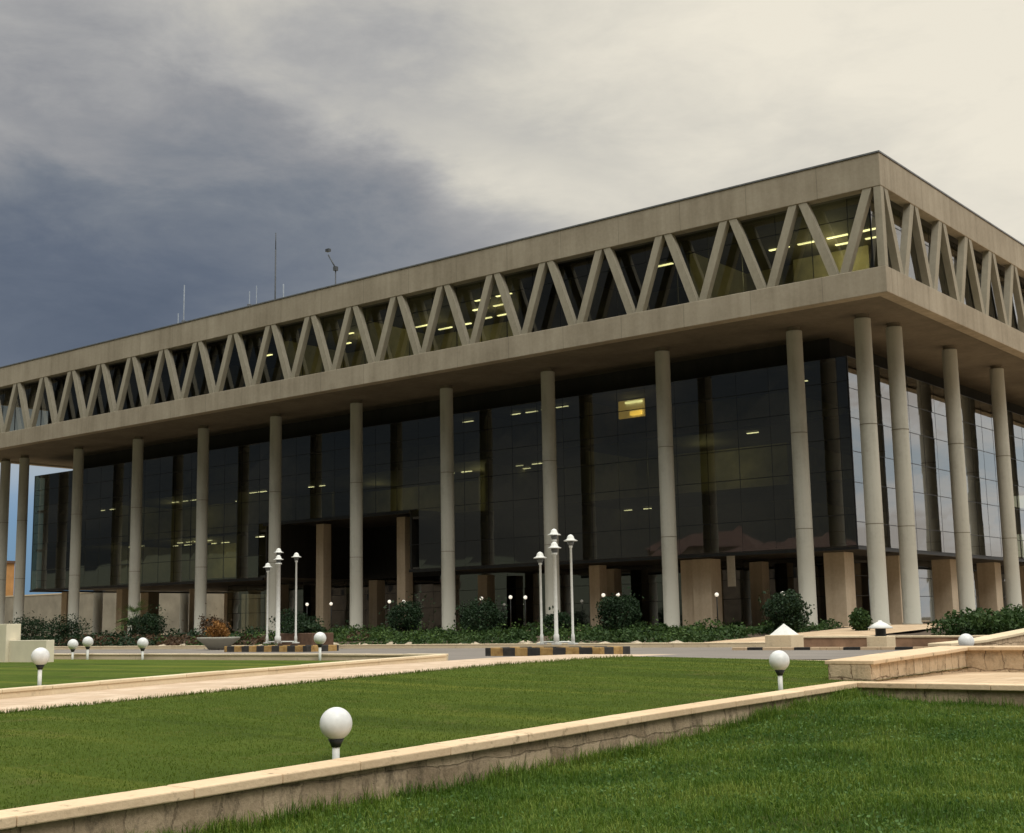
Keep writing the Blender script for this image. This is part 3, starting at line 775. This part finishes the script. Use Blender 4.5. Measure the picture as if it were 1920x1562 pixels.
def wall(name, pts, zb, half, cap_h, over, m_body, m_cap, label, slab=1.1, cat='wall', seed=1, group=None):
    rs = random.Random(seed)
    e = empty(name, (pts[0][0], pts[0][1], zb)); tag(e, label, cat, group)
    P = resample(pts, slab); L = offsets(P, half); Rr = offsets(P, -half)
    mb = MB()
    for i in range(len(P) - 1):
        sweep_seg(mb, Rr[i], Rr[i + 1], L[i], L[i + 1], zb, P[i].z - cap_h, zb, P[i + 1].z - cap_h)
    mb.build('wall_body', m_body, e)
    L = offsets(P, half + over); Rr = offsets(P, -half - over); mb = MB()
    for i in range(len(P) - 1):
        j = rs.uniform(-.004, .004); g = 0.003 / max(.1, (P[i + 1] - P[i]).length)
        q = lambda a, b, k: a.lerp(b, k)
        sweep_seg(mb, q(Rr[i], Rr[i + 1], g), q(Rr[i], Rr[i + 1], 1 - g), q(L[i], L[i + 1], g), q(L[i], L[i + 1], 1 - g),
                  P[i].z - cap_h + .003, P[i].z + j, P[i + 1].z - cap_h + .003, P[i + 1].z + j)
    mb.build('coping', m_cap, e, 0.012)
    return e
wall('garden_wall', [(13.1, -60, -1.42), (13.1, -48.4, -1.235), (13.1, -46.9, -1.21), (13.1, -45.1, -1.17), (13.1, -42.7, -1.115), (13.1, -40.6, -1.06), (13.1, -38.4, -1.015), (13.1, -34.55, -.95), (26, -34.55, -.985)], -2.6, .13, .085, .055, STONE_OLD, COPING,
     'long low weathered stone wall with sandstone coping in front of the rough grass', seed=2)
wall('garden_wall', [(12.6, -33.5, -.67), (12.6, -28.9, -.56), (24, -28.9, -.56)], -1.6, .36, .07, .06, STONE_NEW, COPING,
     'cream rubble stone wall with wide coping beside the paved terrace', seed=3, slab=1.4)
wall('garden_wall', [(9.3, -21.0, -.66), (9.3, -18.4, -.62), (9.3, -13.4, -.38), (9.3, -2, -.1)], -1.4, .25, .08, .05, STONE_NEW, COPING_L,
     'sloping pale stone parapet below the dark hedge near the right columns', seed=4, slab=1.6)
wall('garden_wall', [(2.1, -15.2, -.54), (8.9, -15.2, -.56)], -1.2, .16, .06, .03, PINKB, COPING_L,
     'low reddish brick wall behind the two stone lantern blocks', seed=5, slab=0.9)
wall('kerb_wall', [(1.9, -60, -1.36), (1.9, -50, -1.08), (1.9, -41.9, -.89), (1.9, -37.4, -.77), (1.9, -31.2, -.635)], -1.9, .10, .06, .02, COPING_L, COPING_L,
     'low cream kerb wall running along the pink stone path', cat='kerb', seed=6, slab=1.0)
wall('kerb_wall', [(-60, -31.0, -.63), (-14, -31.0, -.63), (1.79, -31.0, -.64)], -1.6, .10, .05, .02, COPING_L, COPING_L,
     'straight pale kerb wall between the far lawn and the road', cat='kerb', seed=7, slab=1.2)
wall('kerb', [(-75, -14.95, -.72), (-6, -14.95, -.72), (1.9, -14.95, -.72)], -1.2, .10, .05, .01, COPING_L, COPING_L,
     'grey kerb along the planting bed in front of the columns', cat='kerb', seed=8, slab=0.9)
wall('kerb', [(5.15, -28.1, -.80), (12.0, -28.1, -.88)], -1.3, .08, .05, .01, COPING_L, COPING_L, 'thin pale kerb at the far edge of the mown lawn', cat='kerb', seed=9)

# cream plaster blocks at the far left
e = empty('boundary_wall', (-13, -33, -.9)); tag(e, 'stepped cream plaster wall at the left edge of the far lawn', 'wall')
MB().box((-19, -33.2, -.9), (-12.65, -32.75, .25)).build('tall_slab', CREAMW, e, 0.01)
MB().box((-12.64, -33.1, -.9), (-10.8, -32.85, -.21)).build('low_slab', CREAMW, e, 0.01)

# ------------------------------------------------------------------ garden globe lamps
def globe_lamp(loc, h, label, r=.15):
    e = empty('globe_lamp', loc); tag(e, label, 'lamp', 'white globe lamps in the garden')
    MB().lathe([(.034, -.1), (.034, h - r - .03)], loc, 14).build('pole', WHITE, e)
    MB().lathe([(.042, h - r - .06), (.052, h - r - .03), (.075, h - r + .012)], loc, 18).build('collar', BLACKP, e)
    c = (loc[0], loc[1], loc[2] + h)
    prof = [(max(1e-3, r * math.sin(math.pi * k / 18)), -r * math.cos(math.pi * k / 18)) for k in range(19)]
    MB().lathe(prof, c, 32).build('globe', GLOBE, e)
def glamp(x, y, zc, zb, label, r=.15): globe_lamp((x, y, zb), zc - zb, label, r)
glamp(12.72, -44.86, -.88, -1.33, 'largest white globe lamp on a short pole behind the weathered wall')
glamp(12.72, -36.09, -.59, -1.10, 'white globe lamp behind the weathered wall near its corner, before the striped lawn', .147)
glamp(1.62, -41.0, -.40, -.98, 'white globe lamp beside the path kerb in front of the cream blocks', .15)
glamp(-12.22, -31.35, -.36, -.85, 'left one of two close white globe lamps by the cream blocks')
glamp(-11.48, -31.35, -.29, -.85, 'right one of two close white globe lamps by the cream blocks')
glamp(-8.91, -31.35, -.34, -.85, 'lone white globe lamp on the far kerb below the third full column')
glamp(-1.91, -31.35, -.26, -.85, 'white globe lamp in front of the brown planter block', .15)
glamp(11.9, -26.3, -.52, -1.0, 'white globe lamp showing only its top over the wide coping', .16)

# lit globes standing in the shade under the building
lit_lab = {}
lit_pos = [(-41.9, 5.0, 1.47), (-39.9, 5.2, 1.46), (-34.6, 5.0, 1.47), (-33.5, 5.1, 1.44), (-27.3, 5.0, 1.47), (-25.4, 5.3, 1.5), (-24.1, 5.0, 1.45), (-18.8, 5.0, 1.43), (-18.0, 5.2, 1.43), (-11.9, 5.0, 1.27), (-8.25, 5.0, 1.22)]
lit_txt = ['small lit globe just right of the left lamp cluster', 'brighter lit globe just left of the middle entrance column', 'left lit globe of the pair over the round bush by the entrance',
           'right lit globe of the pair over the round bush by the entrance', 'small lit globe above the second round bush', 'faint lit globe between the second round bush and the lamp cluster',
           'lit globe just left of the right lamp cluster', 'left lit globe of the close pair above the third round bush', 'right lit globe of the close pair above the third round bush', 'lit globe right of the paired stone piers', 'lit globe beside the column behind the tall clipped bush']
for (x, y, z), tx in zip(lit_pos, lit_txt):
    e = empty('garden_lantern', (x, y, Z0)); tag(e, tx, 'lamp', 'small lit globes in the shade under the building')
    MB().lathe([(.035, 0), (.03, z - Z0 - .1)], (x, y, Z0), 8).build('pole', BLACKP, e)
    MB().lathe([(max(1e-3, .105 * math.sin(math.pi * k / 8)), -.105 * math.cos(math.pi * k / 8)) for k in range(9)], (x, y, z), 12).build('globe', BULB, e)

# ------------------------------------------------------------------ lamp clusters on striped islands
def lamp_cluster(loc, posts, label):
    e = empty('lamp_cluster', loc); tag(e, label, 'street lamp', 'white lamp clusters on the striped islands')
    x0 = min(p[0] for p in posts); x1 = max(p[0] for p in posts); y0 = min(p[1] for p in posts); y1 = max(p[1] for p in posts)
    mb = MB()
    for (dx, dy, h, r) in posts: mb.box((loc[0] + dx - .1, loc[1] + dy - .1, loc[2]), (loc[0] + dx + .1, loc[1] + dy + .1, loc[2] + .04))
    mb.bar((loc[0] + x0, loc[1] + posts[0][1], loc[2] + .06), (loc[0] + x1, loc[1] + posts[-1][1], loc[2] + .06), .025)
    mb.build('base_frame', WHITE, e)
    for (dx, dy, h, r) in posts:
        c = (loc[0] + dx, loc[1] + dy, loc[2])
        po = MB().lathe([(r * 1.5, 0), (r * 1.4, .25), (r, .30), (r * .9, h - .22), (r * 1.5, h - .2), (r * 1.5, h - .15)], c, 14).build('post', WHITE, e)
        MB().lathe([(.06, h - .15), (.085, h - .10), (.10, h - .03)], c, 16).build('lamp_glass', METAL, po)
        MB().lathe([(.19, h - .03), (.195, h - .015), (.115, h + .02), (.10, h + .05), (.085, h + .10), (.05, h + .14), (.01, h + .155)], c, 20).build('lamp_hood', WHITE, po)
lamp_cluster((-17.35, -19.0, -.58), [(-.82, .1, 2.96, .038), (.05, -.12, 3.22, .085), (-.37, .25, 3.52, .05), (.93, 0, 3.28, .038)], 'white four-headed lamp cluster on the striped island near the brown planter block')
lamp_cluster((-.30, -24.0, -.58), [(-.60, .1, 2.42, .035), (.06, -.1, 2.66, .055), (-.18, .22, 3.05, .05), (.55, 0, 2.84, .035)], 'white four-headed lamp cluster on the black and ochre island at the centre')
def island(x0, x1, y0, y1, z0, z1, label):
    e = empty('traffic_island', ((x0 + x1) / 2, y0, z0)); tag(e, label, 'traffic island')
    mb = MB()
    o_ = [(x0, y0), (x1, y0), (x1, y1), (x0, y1)]; q = .16; i_ = [(x0 + q, y0 + q), (x1 - q, y0 + q), (x1 - q, y1 - q), (x0 + q, y1 - q)]
    vs = [(a, b, z0) for a, b in o_] + [(a, b, z1) for a, b in o_] + [(a, b, z0) for a, b in i_] + [(a, b, z1) for a, b in i_]
    fs = []
    for k in range(4):
        k2 = (k + 1) % 4
        fs += [(k, k2, 4 + k2, 4 + k), (4 + k, 4 + k2, 12 + k2, 12 + k), (12 + k, 12 + k2, 8 + k2, 8 + k), (8 + k, 8 + k2, k2, k)]
    mb.add(vs, fs); mb.build('striped_kerb', STRIPE, e, .015)
    MB().box((x0 + .165, y0 + .165, z0), (x1 - .165, y1 - .165, z1 - .03)).build('soil_fill', SOIL, e)
island(-2.05, 1.85, -25.0, -23.6, -.95, -.645, 'raised island with black and ochre striped kerb under the central lamp cluster')
island(-19.4, -14.7, -20.0, -18.4, -.95, -.66, 'raised island with worn black and ochre kerb behind the far lawn')

# ------------------------------------------------------------------ stone lantern blocks by the road
e = empty('lantern_block', (3.5, -18, -.9)); tag(e, 'cream stone block topped by a plain white pyramid', 'garden lantern')
MB().box((3.05, -18.3, -.9), (3.9, -17.5, -.46)).build('stone_base', COPING_L, e, .02)
mb = MB(); mb.pyramid((3.16, -18.2), (3.80, -17.6), -.458, -.13); mb.build('pyramid_cap', WHITE, e)
e = empty('lantern_block', (6.5, -18, -.9)); tag(e, 'cream stone block with white hooded roof on a dark neck', 'garden lantern')
MB().box((6.2, -18.3, -.9), (6.8, -17.7, -.52)).build('stone_base', COPING_L, e, .02)
MB().lathe([(.17, -.52), (.145, -.50), (.145, -.28)], (6.5, -18, 0), 16, False).build('lamp_neck', BLACKP, e)
MB().lathe([(.33, -.31), (.34, -.28), (.17, -.17), (.06, -.115), (.04, -.08)], (6.5, -18, 0), 18).build('hood', WHITE, e)
e = empty('striped_kerb', (5, -17.2, -.9)); tag(e, 'flat black and pale painted kerb strip below the lantern blocks', 'kerb')
for k in range(12):
    MB().box((2.2 + k * .5, -18.75, -.95), (2.69 + k * .5, -18.55, -.80)).build('black_segment' if k % 3 == 1 else 'pale_segment', BLACKK if k % 3 == 1 else PAVE2, e, .01)

# ------------------------------------------------------------------ planters
e = empty('bowl_planter', (-24.2, -16.4, -.86)); tag(e, 'wide grey stone bowl planter with a rust-coloured bush beside the striped island', 'planter')
MB().lathe([(.42, 0), (.46, .05), (.62, .22), (.85, .40), (.92, .47), (.92, .52), (.82, .52), (.80, .44)], (-24.2, -16.4, -.86), 30).build('bowl', CONC_C, e)
bowl_e = e
e = empty('block_planter', (-18.9, -16.4, -.86)); tag(e, 'brown block planter with a dark shrub right of the left lamp cluster', 'planter')
MB().box((-19.95, -16.8, -.86), (-17.9, -15.6, -.22)).build('planter_box', BROWNW, e, .03)
block_e = e

# ------------------------------------------------------------------ foliage
def leaf_cloud(n, sampler, size, flat=0.0, rs=RNG, aspect=0.55):
    P = sampler(n)
    a = rs.normal(size=(n, 3)); a /= np.linalg.norm(a, axis=1)[:, None]
    b = rs.normal(size=(n, 3)); b -= (b * a).sum(1)[:, None] * a; b /= np.linalg.norm(b, axis=1)[:, None]
    s_ = size * rs.uniform(.6, 1.4, n)[:, None]
    V = np.stack([P - a * s_, P + b * s_ * aspect, P + a * s_, P - b * s_ * aspect], 1).reshape(-1, 3)
    F = np.arange(4 * n).reshape(n, 4)
    return V, F
def ell(c, r, hollow=.55, lumps=0.12, seed=0, flat_bottom=None):
    rs = np.random.RandomState(seed); K = rs.normal(size=(10, 3)); ph = rs.rand(10) * 6.28
    def f(n):
        d = RNG.normal(size=(n, 3)); d /= np.linalg.norm(d, axis=1)[:, None]
        rad = RNG.uniform(hollow ** 3, 1, n) ** (1 / 3)
        l = 1 + lumps * np.sin(d @ K.T * 3.2 + ph).sum(1) / 2.2
        P = np.array(c) + d * np.array(r) * (rad * l)[:, None]
        if flat_bottom is not None: P[:, 2] = np.maximum(P[:, 2], flat_bottom + RNG.rand(n) * .05)
        return P
    return f
def shrub(x, y, zb, r, h, m, label, n=2600, leaf=.055, name='topiary_shrub', group='round shrubs in front of the columns', stem=.22, seed=0, parent=None, lumps=.15, cat='shrub'):
    if not parent: r *= .9; h *= .92; lumps *= .8
    e = parent or empty(name, (x, y, zb))
    if not parent: tag(e, label, cat, group)
    mb = MB(); mb.lathe([(.06, -.1), (.045, stem + .1)], (x, y, zb), 8)
    for k in range(5):
        a = k * 1.26; mb.bar((x, y, zb + stem * .6), (x + .5 * r * math.cos(a), y + .5 * r * math.sin(a), zb + stem + h * .5), .018, 6)
    mb.build('stem', BROWNW, e)
    V, F = leaf_cloud(n, ell((x, y, zb + stem + h / 2), (r, r, h / 2), .35, lumps, seed), leaf)
    V2, F2 = leaf_cloud(n // 18, ell((x, y, zb + stem + h / 2), (r * 1.13, r * 1.13, h / 2 * 1.15), .85, lumps * 2, seed + 50), leaf * 1.3)
    F = np.concatenate([F, F2 + len(V)]); V = np.concatenate([V, V2])
    np_mesh('foliage', V, F, m, e)
    return e
G = lambda y: float(gz(y))
shrub(-22.9, -6, G(-6), 1.05, 1.75, LEAF_D, 'round dark topiary bush right of the entrance column', n=4200, seed=1)
shrub(-18.0, -6, G(-6), 1.2, 1.6, LEAF_D, 'wide dark round bush left of the central lamp cluster', n=4200, seed=2)
shrub(-10.4, -6, G(-6), 1.1, 1.75, LEAF_D, 'round dark bush just left of the column with paired stone piers', n=4200, seed=3)
shrub(-2.35, -6.3, G(-6), .95, 1.45, LEAF_D, 'clipped dark round bush behind the white pyramid block', n=3800, seed=4)
shrub(-43.6, -6, G(-6), 1.2, 1.5, LEAF_D, 'dark round bush at the foot of the column by the rust bush', n=3200, seed=5)
shrub(-55.9, -6, G(-6), 1.35, 1.5, LEAF_D, 'dark round bush above the tall cream block', n=2600, seed=6)
shrub(-51.5, -6.3, G(-6), 1.4, 1.3, LEAF_D, 'spreading dark bush between the cream block and the palm', n=2600, seed=7, lumps=.25)
shrub(-14.8, -4.5, G(-5), .8, .95, LEAF_D, 'low dark bush behind the central lamp cluster', n=2200, seed=8)
shrub(.35, -5.5, G(-6), .45, .95, LEAF_M, 'small drum-shaped bush left of the corner columns', n=1800, seed=9, stem=.05, lumps=.04)
shrub(-31.5, -5.0, G(-5), .9, 1.1, LEAF_D, 'low dark bush left of the middle entrance column', n=1800, seed=10, lumps=.25)
shrub(-33.6, -4.0, G(-4), .8, 1.3, LEAF_D, 'loose dark bush under the entrance opening', n=1600, seed=11, lumps=.3)
shrub(-39.5, -4.5, G(-4), .9, 1.2, LEAF_B, 'brownish loose bush between the left lamp cluster and the rust bush', n=1600, seed=12, lumps=.3)
shrub(-24.2, -16.4, -.52, .45, .85, LEAF_R, None, n=1500, leaf=.05, stem=.02, parent=bowl_e, seed=13, lumps=.15)
shrub(-18.9, -16.2, -.24, .85, .45, LEAF_D, None, n=1500, leaf=.06, stem=.02, parent=block_e, seed=14, lumps=.25)

# palm-like light green plant at the left
e = empty('fan_palm', (-47.6, -4.0, G(-4))); tag(e, 'light green fan palm between the second and third full columns', 'palm tree')
MB().lathe([(.16, -.1), (.13, .9), (.12, 1.2)], (-47.6, -4.0, G(-4)), 10).build('trunk', BROWNW, e)
V, F = [], []
for k in range(34):
    a = RNG.rand() * 6.28; el_ = RNG.uniform(-.25, 1.3); L_ = RNG.uniform(1.0, 1.7)
    p = np.array([-47.6, -4.0, G(-4) + 1.15]); d = np.array([math.cos(a) * math.cos(el_), math.sin(a) * math.cos(el_), math.sin(el_)])
    side = np.cross(d, [0, 0, 1.]); side /= np.linalg.norm(side) + 1e-6
    tip = p + d * L_ * .55
    for q in range(-4, 5):
        dd = d + side * q * .22 + np.array([0, 0, -.06 * abs(q)]); dd /= np.linalg.norm(dd)
        end = tip + dd * L_ * .55 + np.array([0, 0, -.18 * L_]); o = len(V); w_ = .035
        V += [tip - side * .01, (tip + end) / 2 + side * w_, end, (tip + end) / 2 - side * w_]; F.append((o, o + 1, o + 2, o + 3))
    o = len(V); V += [p, p + side * .02, tip + side * .02, tip]; F.append((o, o + 1, o + 2, o + 3))
np_mesh('fronds', np.array(V), np.array(F), LEAF_P, e)

# ground cover and low hedges in the bed (uncountable)
def bed_cover(name, x0, x1, y0, y1, n, h, m, leaf, seed, skip=None):
    rs = np.random.RandomState(seed); nc = int((x1 - x0) * (y1 - y0) * .55)
    cx = rs.uniform(x0, x1, nc); cy = rs.uniform(y0, y1, nc); cr = rs.uniform(.4, 1.0, nc); ch = h * rs.uniform(.2, 1.35, nc) ** 1.3
    if skip is not None:
        k = ~skip(cx, cy); cx, cy, cr, ch = cx[k], cy[k], cr[k], ch[k]
    i = rs.randint(0, len(cx), n); d = rs.normal(size=(n, 3)); d /= np.linalg.norm(d, axis=1)[:, None]
    d[:, 2] = np.abs(d[:, 2]); rad = rs.uniform(.6, 1, n)
    P = np.stack([cx[i] + d[:, 0] * cr[i] * rad, cy[i] + d[:, 1] * cr[i] * rad, 0 * cx[i]], 1)
    P[:, 2] = gz(P[:, 1]) + .03 + d[:, 2] * ch[i] * rad
    V, F = leaf_cloud(n, lambda n_: P, leaf, rs=rs)
    return tag(np_mesh(name, V, F, m), kind='stuff')
pathskip = lambda x, y: (x > -2.2) & (x < 3.0)
bed_cover('ground_cover', -32, 1.6, -14.2, -1.0, 42000, .40, LEAF_M, .07, 21, pathskip)
bed_cover('ground_cover', -32, 1.6, -14.2, -3.0, 5000, .62, LEAF_P, .06, 31, pathskip)
bed_cover('ground_cover', -72, -32, -14.0, -1.0, 14000, .5, LEAF_D, .09, 22)
bed_cover('ground_cover', -44, -22, -14.2, -9.0, 7000, .4, LEAF_B, .08, 23)
# pale stones edging the bed
rk = None
for k in range(34):
    x = -31 + k * .98 + RNG.uniform(-.3, .3); y = -14.25 + RNG.uniform(-.2, .5)
    if -2.3 < x < 3.1: continue
    if k % 12 == 0 or rk is None:
        bm_v = []; mb = MB()
        prof = [(.02, -.12), (.22, -.1), (.30, .02), (.24, .14), (.08, .21), (.01, .22)]
        mb.lathe(prof, (0, 0, 0), 9, False)
        mb.v = [(a * (1 + RNG.uniform(-.22, .22)), b * (1 + RNG.uniform(-.22, .22)), c * (1 + RNG.uniform(-.2, .2))) for a, b, c in mb.v]
        rk = mb.build('rock', STONE_P, None, .02); o = rk
    else: o = rk.copy(); C.objects.link(o)
    o.location = (x, y, G(y) + .03); sc_ = RNG.uniform(.4, .95); o.scale = (sc_ * RNG.uniform(.9, 1.6), sc_, sc_ * .75); o.rotation_euler = (0, 0, RNG.uniform(0, 6.28))
    tag(o, 'rough pale edging stone at the front of the planting bed', 'rock', 'rough pale edging stones along the planting bed')
# hedge on the right terrace
e = empty('hedge', (6.2, -7, -.6)); tag(e, 'dark loose hedge above the sloping pale parapet at right', 'hedge')
HX = [(5.3, -8.6), (5.9, -7.4), (6.6, -9.2), (7.0, -7.0), (7.6, -8.4), (8.2, -6.2), (6.1, -5.6), (7.3, -5.0), (8.4, -8.0), (8.5, -4.5), (6.9, -3.6)]
Vs, Fs, o = [], [], 0
for k in range(11):
    x = HX[k][0]; y = HX[k][1]
    V, F = leaf_cloud(1500, ell((x, y, G(y) + .30), (.85, .85, .40 + .2 * RNG.rand()), .3, .2, 40 + k, G(y)), .07)
    Vs.append(V); Fs.append(F + o); o += len(V)
np_mesh('foliage', np.concatenate(Vs), np.concatenate(Fs), LEAF_M, e)
mb = MB()
for k in range(11): mb.bar((HX[k][0], HX[k][1], -.8), (HX[k][0], HX[k][1], .05), .03, 6)
mb.build('stems', BROWNW, e)

# rough grass near the camera: real blades
def blades(name, P, h, wd, m, rs, lean=.55):
    n = len(P); a = rs.uniform(0, 6.283, n); l = h * rs.uniform(.1, lean * 1.6, n)
    side = np.stack([-np.sin(a), np.cos(a), 0 * a], 1); dr = np.stack([np.cos(a), np.sin(a), 0 * a], 1)
    up = np.array([0, 0, 1.])
    w_ = wd[:, None] if hasattr(wd, '__len__') else wd
    mid = P + dr * (l * .35)[:, None] + up * (h * .6)[:, None]; tip = P + dr * l[:, None] + up * (h * np.sqrt(np.clip(1 - (l / (h * 1.3)) ** 2, .15, 1)))[:, None]
    V = np.stack([P - side * w_, P + side * w_, mid + side * w_ * .8, mid - side * w_ * .8, tip], 1).reshape(-1, 3)
    b = np.arange(n)[:, None] * 5
    F = np.concatenate([np.concatenate([b, b + 1, b + 2], 1), np.concatenate([b, b + 2, b + 3], 1), np.concatenate([b + 3, b + 2, b + 4], 1)])
    return tag(np_mesh(name, V, F, m), kind='stuff')
rs = np.random.RandomState(5)
n = 260000
x = rs.uniform(13.28, 23.5, n * 2); y = rs.uniform(-51.5, -34.75, n * 2)
keep = (y > -34.7 - 16.8 + 0 * x) & (rs.rand(n * 2) < np.clip(1.5 - (y + 52) / 17, .45, 1)) & ((x - 13.2) < 3.2 + (-34.7 - y) * .72)
x, y = x[keep][:n], y[keep][:n]
patch = .5 + .5 * np.sin(x * 1.3 + 2 * np.sin(y * .7)) * np.sin(y * 1.1 + np.sin(x * .9))
h = (.035 + .055 * patch + .03 * rs.rand(len(x)) ** 3) * (1 + .6 * (rs.rand(len(x)) > .97))
h *= 1 + .8 * np.exp(-((x - 13.28) / .3) ** 2) * rs.rand(len(x)) ** 3
tx = 13.27 + np.abs(rs.normal(0, .10, 9000)); ty0 = rs.uniform(-50, -35, 70)
ty = ty0[rs.randint(0, 70, 9000)] + rs.normal(0, .16, 9000); th = .06 + .16 * rs.rand(9000) ** 1.6
tx2 = rs.uniform(13.4, 24, 2600); tyy = -34.74 - np.abs(rs.normal(0, .10, 2600))
x = np.concatenate([x, tx, tx2]); y = np.concatenate([y, np.minimum(ty, -34.8), tyy]); h = np.concatenate([h, th, .06 + .14 * rs.rand(2600) ** 2])
P = np.stack([x, y, near_z(x, y) - .005], 1)
blades('grass', P, h, rs.uniform(.0022, .0048, len(x)), GRASS_N, rs, .7)
# broad-leaved weeds in loose patches among the blades
n = 16000
cx = rs.uniform(13.4, 22, 420); cy = rs.uniform(-51, -35, 420); i = rs.randint(0, 420, n)
x = cx[i] + rs.normal(0, .22, n); y = cy[i] + rs.normal(0, .22, n); k = (x > 13.3) & (y < -34.8); x, y = x[k], y[k]
P = np.stack([x, y, near_z(x, y) + .02 + .055 * rs.rand(len(x))], 1)
V, F = leaf_cloud(len(x), lambda n_: P, .016, rs=rs, aspect=.7)
tag(np_mesh('weeds', V, F, WEED), kind='stuff')
# short mown grass on the middle lawn, longer along its edges
n = 150000
x = rs.uniform(5.0, 12.9, n); y = -28.3 - 24 * rs.rand(n) ** .85
P = np.stack([x, y, lawn_z(x, y) - .004], 1); h = .012 + .022 * rs.rand(n)
edge = rs.rand(n) < .06
P[edge, 0] = 5.0 + .06 * rs.rand(edge.sum()); h[edge] = .03 + .06 * rs.rand(edge.sum()) ** 2
P[:, 2] = lawn_z(P[:, 0], P[:, 1]) - .004
blades('grass', P, h, .004, GRASS_M, rs, .6)

# ------------------------------------------------------------------ far ochre block seen past the end of the building
e = empty('apartment_block', (-190, 62, -.5)); tag(e, 'distant ochre apartment block beyond the left end of the building', 'building')
MB().box((-202, 60, -.5), (-177.0, 65, 11.2)).build('wall', ORANGE, e)
MB().box((-202.4, 59.6, 11.2), (-176.7, 65.3, 11.6)).build('roof', BROWNW, e)
for i in range(6):
    for j in range(3):
        MB().box((-200.5 + i * 3.6, 59.9, 1.6 + j * 3.2), (-199.1 + i * 3.6, 60.05, 3.2 + j * 3.2)).build('window', MULL, e)
e = empty('perimeter_wall', (-120, 40, -.5)); tag(e, 'pale boundary wall seen beyond the left end of the glass box', 'wall')
MB().box((-150, 40, -.5), (-66, 40.6, 4.6)).build('wall_body', DULLW, e)
MB().box((-150, 39.95, 4.603), (-66, 40.65, 4.75)).build('coping', COPING_L, e)

# ------------------------------------------------------------------ houses across the way, behind the photographer: they show only as reflections in the long glass wall
ROOFT = m_plain('red_roof_tile', (.085, .048, .036), 0.85, var=0.3, scale=1.2)
HOUSEW = m_plain('taupe_render', (.16, .13, .10), 0.9, var=0.4, scale=0.5)
def house(x, y, w_, d_, h, rh, label, rz):
    e = empty('red_roofed_house', (x, y, -2)); tag(e, label, 'house')
    MB().box((x - w_ / 2, y - d_ / 2, -2), (x + w_ / 2, y + d_ / 2, h)).build('wall', HOUSEW, e)
    o_ = .5
    mb = MB(); mb.add([(x - w_ / 2 - o_, y - d_ / 2 - o_, h), (x + w_ / 2 + o_, y - d_ / 2 - o_, h), (x + w_ / 2 + o_, y + d_ / 2 + o_, h), (x - w_ / 2 - o_, y + d_ / 2 + o_, h), (x - w_ / 4, y, h + rh), (x + w_ / 4, y, h + rh)],
                  [(0, 1, 2, 3), (0, 4, 5, 1), (1, 5, 2), (2, 5, 4, 3), (3, 4, 0)]); mb.build('roof', ROOFT, e)
    for i in range(max(2, int(w_ / 4))):
        xx = x - w_ / 2 + 1.5 + i * 3.8
        MB().box((xx, y + d_ / 2 - .05, h - 3), (xx + 1.3, y + d_ / 2 + .04, h - 1.4)).build('window', MULL, e)
    e.rotation_euler.z = rz
house(-74, -128, 24, 14, 9.5, 3.6, 'long house with a red hipped roof mirrored near the glass corner', 0.1)
house(-102, -150, 22, 12, 12.5, 4.0, 'taller house with red roof mirrored left of the glass corner', -0.1)
house(-176, -120, 30, 14, 9.5, 3.0, 'house with red roof mirrored in the far left bays of glass', 0.05)
